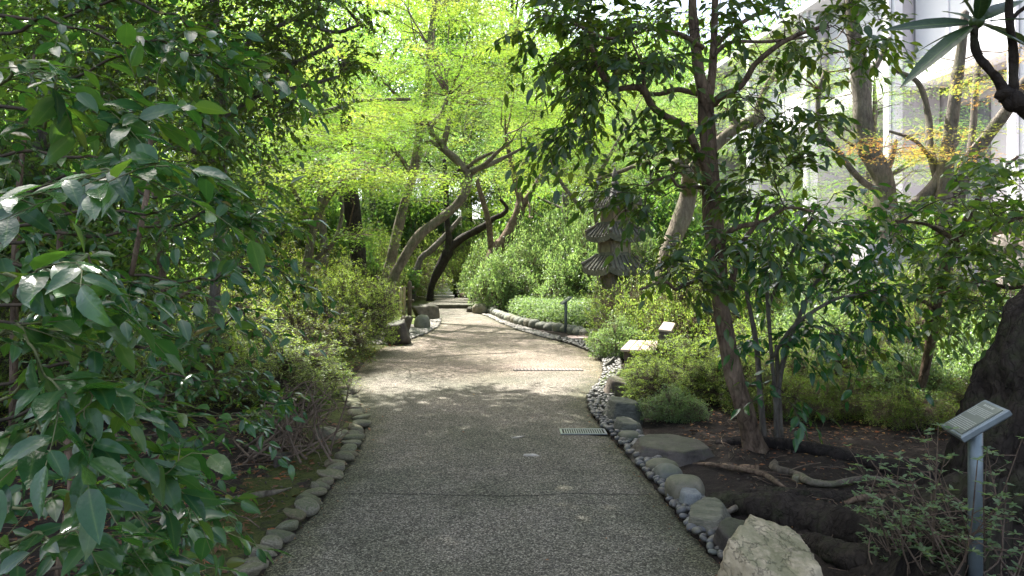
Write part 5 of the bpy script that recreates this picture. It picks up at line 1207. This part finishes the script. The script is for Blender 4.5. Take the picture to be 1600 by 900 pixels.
brl = [(2.02,8.5,.72,.5,0,'airy azalea overhanging the stones before the bench',1), (3.0,8.7,.8,.7,1,'airy azalea right of the one before the bench',1), (2.2,12.2,.9,1.1,0,'bright leafy shrub behind the bench',0), (3.3,11.0,1.0,1.3,1,'bright shrub behind the leaning tree',0), (1.75,11.4,.45,.55,0,'small bright green bush left of the bench end',0),
  (4.2,9.2,1.0,.9,0,'sunlit shrub beyond the bent sapling',0), (5.2,9.4,1.1,1.0,1,'sunlit shrub behind the young tree',0), (4.7,11.5,1.2,1.5,0,'tall bright shrub below the terrace',0), (6.2,10.2,1.2,1.3,1,'bright shrub by the store door',0), (3.8,7.6,.7,.55,0,'low bright undergrowth left of the young tree',0), (4.9,7.6,.8,.6,1,'low bright undergrowth beside the great trunk',0), (6.8,12.8,1.6,1.6,0,'broad bright shrub before the terrace wall',0), (2.9,14.2,1.1,1.4,1,'bright shrub right of the pagoda',0), (7.5,8,1.4,1.2,0,'bright shrub at the far right behind the great trunk',0), (2.95,10.9,.85,1.35,1,'bright shrub hiding the foot of the knotted maple',0), (1.72,7.75,.6,.4,1,'low airy azalea spilling over the pale topped slab',1), (2.35,7.5,.5,.42,0,'small airy azalea left of the leaning trunk',1), (3.2,7.3,.6,.55,1,'thin leafy bush right of the slender stems',0), (3.95,6.9,.6,.5,0,'thin leafy bush before the young tree',0), (4.7,6.5,.6,.6,1,'thin leafy bush left of the great trunk',0), (4.4,8.2,.8,1.0,1,'leafy bush between sapling and young tree',0), (2.75,7.7,.5,.6,0,'thin leafy bush directly behind the leaning trunk',0), (3.6,8.1,.7,.8,1,'leafy bush behind the bent sapling',0), (2.55,6.95,.45,.42,0,'small leafy bush touching the slender stems',0), (3.05,6.75,.4,.34,1,'small leafy bush on the dark soil right of the stems',0), (1.55,6.75,.3,.25,0,'fern like tuft behind the low grey green slab',0), (3.5,6.3,.35,.3,0,'tiny leafy seedling bush on the dark soil',0), (4.15,6.1,.45,.4,1,'small leafy bush above the pale root',0), (5.3,7.2,.8,.9,0,'leafy bush touching the great trunk',0)]
for k, (x, y, R_, H_, v, lb, az) in enumerate(brl): shrub('azalea_shrub' if az else 'leafy_shrub', lb, 'shrub', AZ[v] if az else (GR if k % 3 == 1 or (x, y) in ((4.2, 9.2), (3.95, 6.9), (4.7, 6.5), (3.6, 8.1)) else BR)[v], x, y, k*.9, (R_, R_, H_), 'bright shrubs right of the path')
grl = [(-.35,22.2,1.0,1.5,0,'low grey green bush before the leaning dark maple'), (.3,23.4,1.2,1.9,0,'grey green bush right of the far steps'), (1.2,24.5,1.4,2.6,1,'tall silvery bush behind the low bed'), (2.5,22,1.3,2.4,0,'silvery bush left of the pagoda'), (1.6,21.6,1.0,1.3,1,'low silvery bush in front of the tall one'), (-.6,27,1.3,1.9,1,'small grey bush beside the far steps'), (3.6,19,1.3,1.9,0,'silvery bush directly behind the pagoda'), (3.4,26,1.8,3.3,1,'large pale bush far behind the pagoda')]
for k, (x, y, R_, H_, v, lb) in enumerate(grl): shrub('silvery_shrub', lb, 'shrub', GR[v], x, y, k*1.7, (R_, R_, H_), 'silvery shrubs behind the low bed')
fol = [(-5.4,20.5,1.3,2.6,'f','mid green bush between the left trunks'), (-7.0,19.5,1.5,3.0,'f','tall bush left of the straight dark trunk'), (-4.3,22.5,1.0,2.0,'b','bright bush behind the bamboo posts'), (-3.9,27.5,1.4,1.5,'b','yellow green bush left of the far steps'), (-2.3,31.5,1.3,1.6,'b','bright bush behind the far steps'), (-.9,30.5,1.2,1.4,'b','bright bush under the black leaning tree'), (-5.4,25,1.7,2.0,'f','dark bush behind the left boulders'), (-1.6,33,2.2,2.6,'b','bright mass of shrubs deep behind the steps'), (.4,37,3.0,3.6,'f','broad dark bush far beyond the steps'), (-3.6,30.5,1.5,2.2,'b','bright bush left behind the far steps'), (-.3,28.5,1.1,1.6,'b','yellow green bush right behind the far steps'), (-5,34,2.8,4,'f','dark bush behind the curved maple'), (-9,28,3,4,'f','dark bush beyond the hut'), (1.5,31,2.4,3.8,'f','dark bush behind silvery bushes'), (-8,22,2,2.6,'f','dark bush behind the log fence'), (-11,18,2.4,3,'f','dark bush at the far left bed'), (-6.2,9.8,1.5,2.6,'f','dark bush behind the near left shrubs'), (-8,12.5,2,3.2,'f','dark bush left of the pale maple stem'), (5.5,16,1.8,2.2,'f','dark bush at the foot of the terrace'), (8.4,14.5,1.6,1.8,'f','dark bush right of the store'), (4.6,22,2,3,'f','dark bush left of the terrace end'), (6,28,2.6,4,'f','dark bush at the building end'),(-7.2,6.6,1.6,2.4,'f','dark bush beyond the left edge')]
for k, (x, y, R_, H_, v, lb) in enumerate(fol): shrub('garden_bush', lb, 'bush', (BR if v == 'b' else FO)[k % 2], x, y, k*2.1, (R_, R_, H_), 'background bushes')

def ground_cover():
    rg = np.random.default_rng(91); tw = Acc(); n = 9000
    pts = []
    poly = np.array([G(*p)[:2] for p in [(940,526),(905,521),(870,513),(830,507),(798,497),(775,487)]])
    while len(pts) < n:
        y = rg.uniform(15.0, 21.5); x0 = np.interp(y, poly[:, 1], poly[:, 0])+.12; x = rg.uniform(x0, min(x0+3.6, 4.0)); h = .42*min(1, (x-x0)/.35+.35)+.1*fbm(x*2, y*2)+.04
        pts.append((x, y, h*rg.uniform(.45, 1.05)))
    P = np.array(pts); B = P.copy(); B[:, 2] = .0; B[:, :2] += rg.normal(0, .06, (n, 2))
    t = np.linspace(0, 1, 3); tubes(tw, B[:, None]*(1-t)[None, :, None]+P[:, None]*t[None, :, None], np.full((n, 3), .003), 3, 1)
    PP = np.repeat(P, 6, 0)+rg.normal(0, .04, (n*6, 3)); D = rg.normal(0, 1, (n*6, 3)); D[:, 2] = np.abs(D[:, 2])*.4
    place(tw, KITEN, PP, D, np.array([[0, 0, 1.]])+rg.normal(0, .4, (n*6, 3)), .07*rg.uniform(.6, 1.2, n*6), rg=rg)
    tag(link('ground_cover', tw.mesh('ground_cover', [ML['pale'], MB['greentwig']])), 'dense pale green ground cover in the stone edged bed', 'ground cover', kind='stuff')
    # moss by the left boulders
    a = Acc(); xs = np.linspace(-1, 1, 24); X, Yg = np.meshgrid(xs, xs, indexing='ij'); m = X**2+Yg**2; Z = .09*np.clip(1-m, 0, 1)**.5+.01*fbm(X*6, Yg*6)-.02
    i, j = np.meshgrid(np.arange(23), np.arange(23), indexing='ij'); a.add(np.stack([X*.85, Yg*1.9, Z], -1).reshape(-1, 3), None, np.stack([i*24+j, (i+1)*24+j, (i+1)*24+j+1, i*24+j+1], -1).reshape(-1, 4))
    tag(link('moss', a.mesh('moss', M_mossy), None, (-3.15, 18.2, .05)), 'bright yellow green moss patch behind the left boulders', 'moss', kind='stuff')
ground_cover()

def sign_shrub():
    rg = np.random.default_rng(95); tw = Acc(); base = G(1500, 960, .0); gz_ = float(ground_z(base[0], base[1]))
    root = empty('twiggy_azalea', (base[0], base[1], gz_), 'sparse twiggy azalea with small pale leaves around the plant sign', 'shrub')
    b = np.array(root.location); tips = []
    for k in range(34):
        px = rg.uniform(1330, 1640); py = rg.uniform(660, 800) if px > 1440 else rg.uniform(710, 810); Y = rg.uniform(2.75, 3.5)
        e = W(px, py, Y); s0 = np.array([base[0]+rg.normal(0.05, .12), base[1]+rg.normal(.1, .1), gz_-.02]); m = (s0+e)/2+rg.normal(0, .06, 3); m[2] -= .04
        L_ = np.array([[*s0, .006], [*((s0+m)/2+rg.normal(0, .02, 3)), .005], [*m, .004], [*e, .002]]); a = crom(L_, 4)
        tubes(tw, (a[:, :3]-b)[None], a[:, 3][None], 5, 1)
        for q in range(9):
            t = rg.uniform(.4, 1); p = np.array([np.interp(t*(len(a)-1), np.arange(len(a)), a[:, c]) for c in range(3)]); d = nrm((e-s0)*.5+rg.normal(0, .5, 3)*np.array([1,1,.8])*np.linalg.norm(e-s0)); ln = rg.uniform(.05, .17)
            tp = p+d*ln; mid = (p+tp)/2+rg.normal(0, .012, 3); tubes(tw, (np.array([p, mid, tp])-b)[None], np.array([[.0022, .0016, .001]]), 4, 1); tips.append(tp)
        tips.append(e)
    P = np.array(tips); keep = rg.random(len(P)) < .95; P = P[keep]; w_ = 6; n = len(P)*w_
    an = np.tile(np.arange(w_)*6.28/w_, len(P))+rg.normal(0, .3, n); D = np.stack([np.cos(an), np.sin(an), rg.uniform(-.1, .7, n)], -1)
    place(tw, MIDL, np.repeat(P, w_, 0)-b, D, np.array([[0, 0, 1.]])+rg.normal(0, .3, (n, 3)), .03*rg.uniform(.6, 1.2, n), rg=rg)
    tag(link('foliage', tw.mesh('foliage', [ML['pale'], MB['twig']]), root), kind='stuff')
    # bare grey brown stems by the left edge
    tw = Acc(); root = empty('bare_azalea', (*G(400, 735)[:2], .05), 'tangle of bare pale azalea stems at the left edge', 'shrub'); b = np.array(root.location)
    for k in range(34):
        s0 = np.array([*G(rg.uniform(370, 520), rg.uniform(690, 740))[:2], .03]); e = W(rg.uniform(400, 560), rg.uniform(590, 690), s0[1]+rg.uniform(0, .8))
        L_ = np.array([[*s0, .011], [*(s0*.7+e*.3+rg.normal(0, .07, 3)), .009], [*(s0*.35+e*.65+rg.normal(0, .07, 3)), .007], [*e, .003]]); a = crom(L_, 5); a[:, 2] = np.maximum(a[:, 2], .04)
        tubes(tw, (a[:, :3]-b)[None], a[:, 3][None], 6, 0)
        for q in range(5):
            i = rg.integers(4, len(a)-1); p = a[i, :3]; tp = p+nrm(rg.normal(0, 1, 3)+np.array([.2, 0, .6]))*rg.uniform(.1, .25); tubes(tw, (np.array([p, (p+tp)/2+rg.normal(0, .02, 3), tp])-b)[None], np.array([[.004, .003, .0015]]), 4, 0)
    tag(link('stem', tw.mesh('stem', [MB['twig']]), root), kind='stuff')
sign_shrub()

def litter():
    rg = np.random.default_rng(97); a = Acc()
    def put(n, fx, tp, size):
        pts = np.array([fx() for _ in range(n)]); z = ground_z(pts[:, 0], pts[:, 1])
        inside = (pts[:, 0] > XL(pts[:, 1])) & (pts[:, 0] < XR(pts[:, 1])); z = np.where(inside, .004, z)
        P = np.column_stack([pts, z+.006+.008*rg.random(n)]); an = rg.uniform(0, 6.28, n); D = np.stack([np.cos(an), np.sin(an), rg.normal(.05, .15, n)], -1)
        place(a, tp, P, D, np.array([[0, 0, 1.]])+rg.normal(0, .3, (n, 3)), size*rg.uniform(.6, 1.3, n), rg=rg)
    put(900, lambda: (rg.uniform(-3.4, -1.5), rg.uniform(2.2, 5.5)), MAPLE, .06); put(500, lambda: (rg.uniform(-3.4, -1.3), rg.uniform(2.2, 7)), KITE, .06)
    put(3600, lambda: (rg.uniform(1.5, 7), rg.uniform(5.9, 10.5)), KITE, .045); put(700, lambda: (rg.uniform(1.6, 4), rg.uniform(4, 7)), KITEN, .035)
    put(160, lambda: (rg.uniform(1.4, 4), rg.uniform(3, 6)), KITE, .04); put(900, lambda: (rg.uniform(1.2, 5), rg.uniform(3, 7)), KITEN, .018); put(2600, lambda: (rg.uniform(-6, -2.2), rg.uniform(6, 14)), KITE, .05)
    def onpath():
        y = 3+8*rg.random(); return (rg.uniform(XL(y), XR(y)), y)
    put(26, onpath, KITE, .028)
    def margin():
        y = 2.8+9*rg.random(); o = abs(rg.normal(0, .09)); return (XL(y)+o if rg.random() < .5 else XR(y)-o, y)
    put(420, margin, KITEN, .016); put(50, margin, KITE, .03)
    tag(link('fallen_leaf_litter', a.mesh('fallen_leaf_litter', ML['litter'])), 'brown and orange fallen leaves scattered over the beds', 'leaf litter', kind='stuff')
    t = Acc(); n = 700
    y = rg.uniform(2.3, 8.5, n); lf = rg.random(n) < .4; x = np.where(lf, XL(y)-rg.uniform(.08, 2, n), XR(y)+rg.uniform(.4, 3.4, n)); z = ground_z(x, y)+.008; an = rg.uniform(0, 6.28, n); ln = rg.uniform(.03, .16, n)
    p = np.stack([x, y, z], -1); q = p+np.stack([np.cos(an)*ln, np.sin(an)*ln, rg.uniform(-.002, .02, n)], -1); q[:, 2] = np.maximum(q[:, 2], ground_z(q[:, 0], q[:, 1])+.004); m = (p+q)/2+rg.normal(0, .008, (n, 3)); tubes(t, np.stack([p, m, q], 1), np.tile([.0022, .0018, .001], (n, 1)), 4)
    n = 110; y = rg.uniform(2.6, 7.2, n); x = np.where(rg.random(n) < .25, XL(y)-rg.uniform(.15, 1.6, n), XR(y)+rg.uniform(.45, 3.0, n)); z = ground_z(x, y)+.012; an = rg.uniform(0, 6.28, n); ln = rg.uniform(.15, .5, n)
    tt = np.linspace(0, 1, 7); bend = rg.normal(0, .25, (n, 1)); PP = np.zeros((n, 7, 3)); PP[..., 0] = x[:, None]+np.cos(an)[:, None]*ln[:, None]*tt-np.sin(an)[:, None]*bend*ln[:, None]*np.sin(tt*3)+rg.normal(0, .006, (n, 7)); PP[..., 1] = y[:, None]+np.sin(an)[:, None]*ln[:, None]*tt+np.cos(an)[:, None]*bend*ln[:, None]*np.sin(tt*3)+rg.normal(0, .006, (n, 7))
    PP[..., 2] = ground_z(PP[..., 0], PP[..., 1])+.012+rg.uniform(0, .03, (n, 1))*np.sin(tt*3.1); ok = ~((PP[:, :, 0] > XL(PP[:, :, 1])) & (PP[:, :, 0] < XR(PP[:, :, 1])+.2)).any(1); tubes(t, PP[ok], np.outer(rg.uniform(.003, .006, ok.sum()), np.linspace(1, .4, 7)), 5)
    tag(link('fallen_twig_litter', t.mesh('fallen_twig_litter', MB['twig'])), 'thin fallen twigs lying on the soil', 'twigs', kind='stuff')
litter()

# ------------------------------------------------------------------ background wood
def forest():
    protos = []
    for k in range(4):
        rg = np.random.default_rng(600+k); r = empty('forest_tree', (0, 0, 0), '', 'tree'); matn, tp, sz = [('forest', KITE, .17), ('maple_soft', MAPLE3, .14), ('forest', KITE, .2), ('maple', MAPLE3, .15)][k]
        H = 10.; trunk = np.array([[0,0,-.4,.26],[.1,0,2,.2],[-.1,.2,5,.15],[.1,0,8,.07],[0,0,9.6,.03]]); limbs = [trunk]
        for q in range(8):
            an = q*2.4+rg.random(); z = rg.uniform(2.2, 7.5); R_ = (3.6 if k % 2 else 3.0)*(1-.06*z); limbs.append(np.array([[0,0,z,.09],[math.cos(an)*R_*.5,math.sin(an)*R_*.5,z+.6,.05],[math.cos(an)*R_,math.sin(an)*R_,z+1.3,.02]]))
        sk = skeleton(limbs); tw, lv = Acc(), Leaves(); N = 170
        C = nrm(rg.normal(0, 1, (N, 3)))*rg.uniform(.35, 1, (N, 1))**.5*np.array([3.5, 3.5, 4.2])+np.array([0, 0, 6.0]); dirs = connect(tw, sk, C, .03, .008, .05, rg)
        if k % 2: maple_pads(tw, lv, C[:110], dirs, 1.1, 170, sz*.9, rg)
        else:
            for cl in range(1):
                n = 90; P = (C[:, None]+rg.normal(0, .42, (N, n, 3))*np.array([1, 1, .6])).reshape(-1, 3); D = rg.normal(0, 1, P.shape); D[:, 2] -= .4
                lv.add(P, D, np.array([[0, 0, 1.]])+rg.normal(0, .5, P.shape), sz*rg.uniform(.6, 1.2, len(P)))
        a = Acc(); [tube(a, L, 5, 9, .06, 0, i) for i, L in enumerate(limbs)]
        link('trunk', a.mesh('trunk', MB['dark' if k in (0, 2) else 'grey']), r)
        P, D, N_, Sz = lv.get(); place(tw, tp, P, D, N_, Sz, v=lv.vals(), rg=rg); tag(link('crown', tw.mesh('crown', [ML[matn], MB['twig_dark']]), r), kind='stuff')
        protos.append(r)
    spots = [  # x, y, scale, kind
     (-6.5,33,1.0,1),(-2.5,39,1.15,1),(1.5,35,1.0,3),(5,34,1.1,1),(-11,31,1.2,2),(-14,26,1.2,0),(-9.5,22,1.05,3),(-13,19,1.1,2),(-7.8,26,1.0,1),(8,42,1.3,0),(3.5,46,1.4,2),(-3,50,1.5,0),(-9,44,1.5,2),(-15,36,1.5,0),(-20,28,1.4,2),(-19,18,1.3,0),(-12.5,13.5,1.1,2),(-16,9,1.2,0),(-10,9.5,1.0,2),(-22,40,1.7,0),(13,50,1.5,2),(.6,42,1.15,1),(-.6,53,1.6,2),(-4.5,36,.9,3),(0,57,2.4,0),(-11,55,2.4,2),(9,58,1.8,0),(20,62,2,2),(-24,55,2,0),(-32,40,2,2),(-9.5,27.5,.9,3),(2.2,28.5,.85,3),(6.5,24,.8,1),(-30,24,1.8,0),(-24,12,1.5,2),(7.2,37,1.0,3),(-1,66,2.2,2),(-36,62,2.4,0),(32,70,2.4,0),(-8.6,16.5,.75,1),(9.0,17.5,.65,1),(-12,6,1.0,0),(16,80,2.5,2),(-18,75,2.5,0),(-50,70,2.8,2),(-45,45,2.4,0)]
    lab = {0: 'dark evergreen of the background wood', 1: 'soft green maple of the background wood', 2: 'dense deep green tree of the background wood', 3: 'bright maple of the background wood'}
    used = set(); made = {}
    for i, (x, y, s, k) in enumerate(spots):
        t = protos[k] if k not in used else copy_tree(protos[k]); used.add(k)
        t.location = (x, y, float(ground_z(x, y))-.1); t.rotation_euler = (0, 0, i*1.9); t.scale = (s, s, s)
        b = x/y; side = 'at the far left' if b < -.6 else 'left of the path' if b < -.25 else 'beyond the path end' if b < .08 else 'behind the pagoda' if b < .3 else 'beyond the building end'
        dist = 'nearest' if y < 20 else 'near' if y < 30 else 'middle distance' if y < 42 else 'far'
        made.setdefault(f'{lab[k]}, {dist}, {side}', []).append((b, t)); t['group'] = 'trees of the background wood'
    for lb, ts in made.items():
        ts.sort(key=lambda q: q[0]); w_ = {1: [''], 2: [', left one', ', right one'], 3: [', leftmost', ', middle one', ', rightmost'], 4: [', leftmost', ', second from left', ', second from right', ', rightmost'], 5: [', leftmost', ', second from left', ', middle one', ', second from right', ', rightmost']}[min(len(ts), 5)]
        for (b, t), e in zip(ts, w_): t['label'] = lb+e
forest()
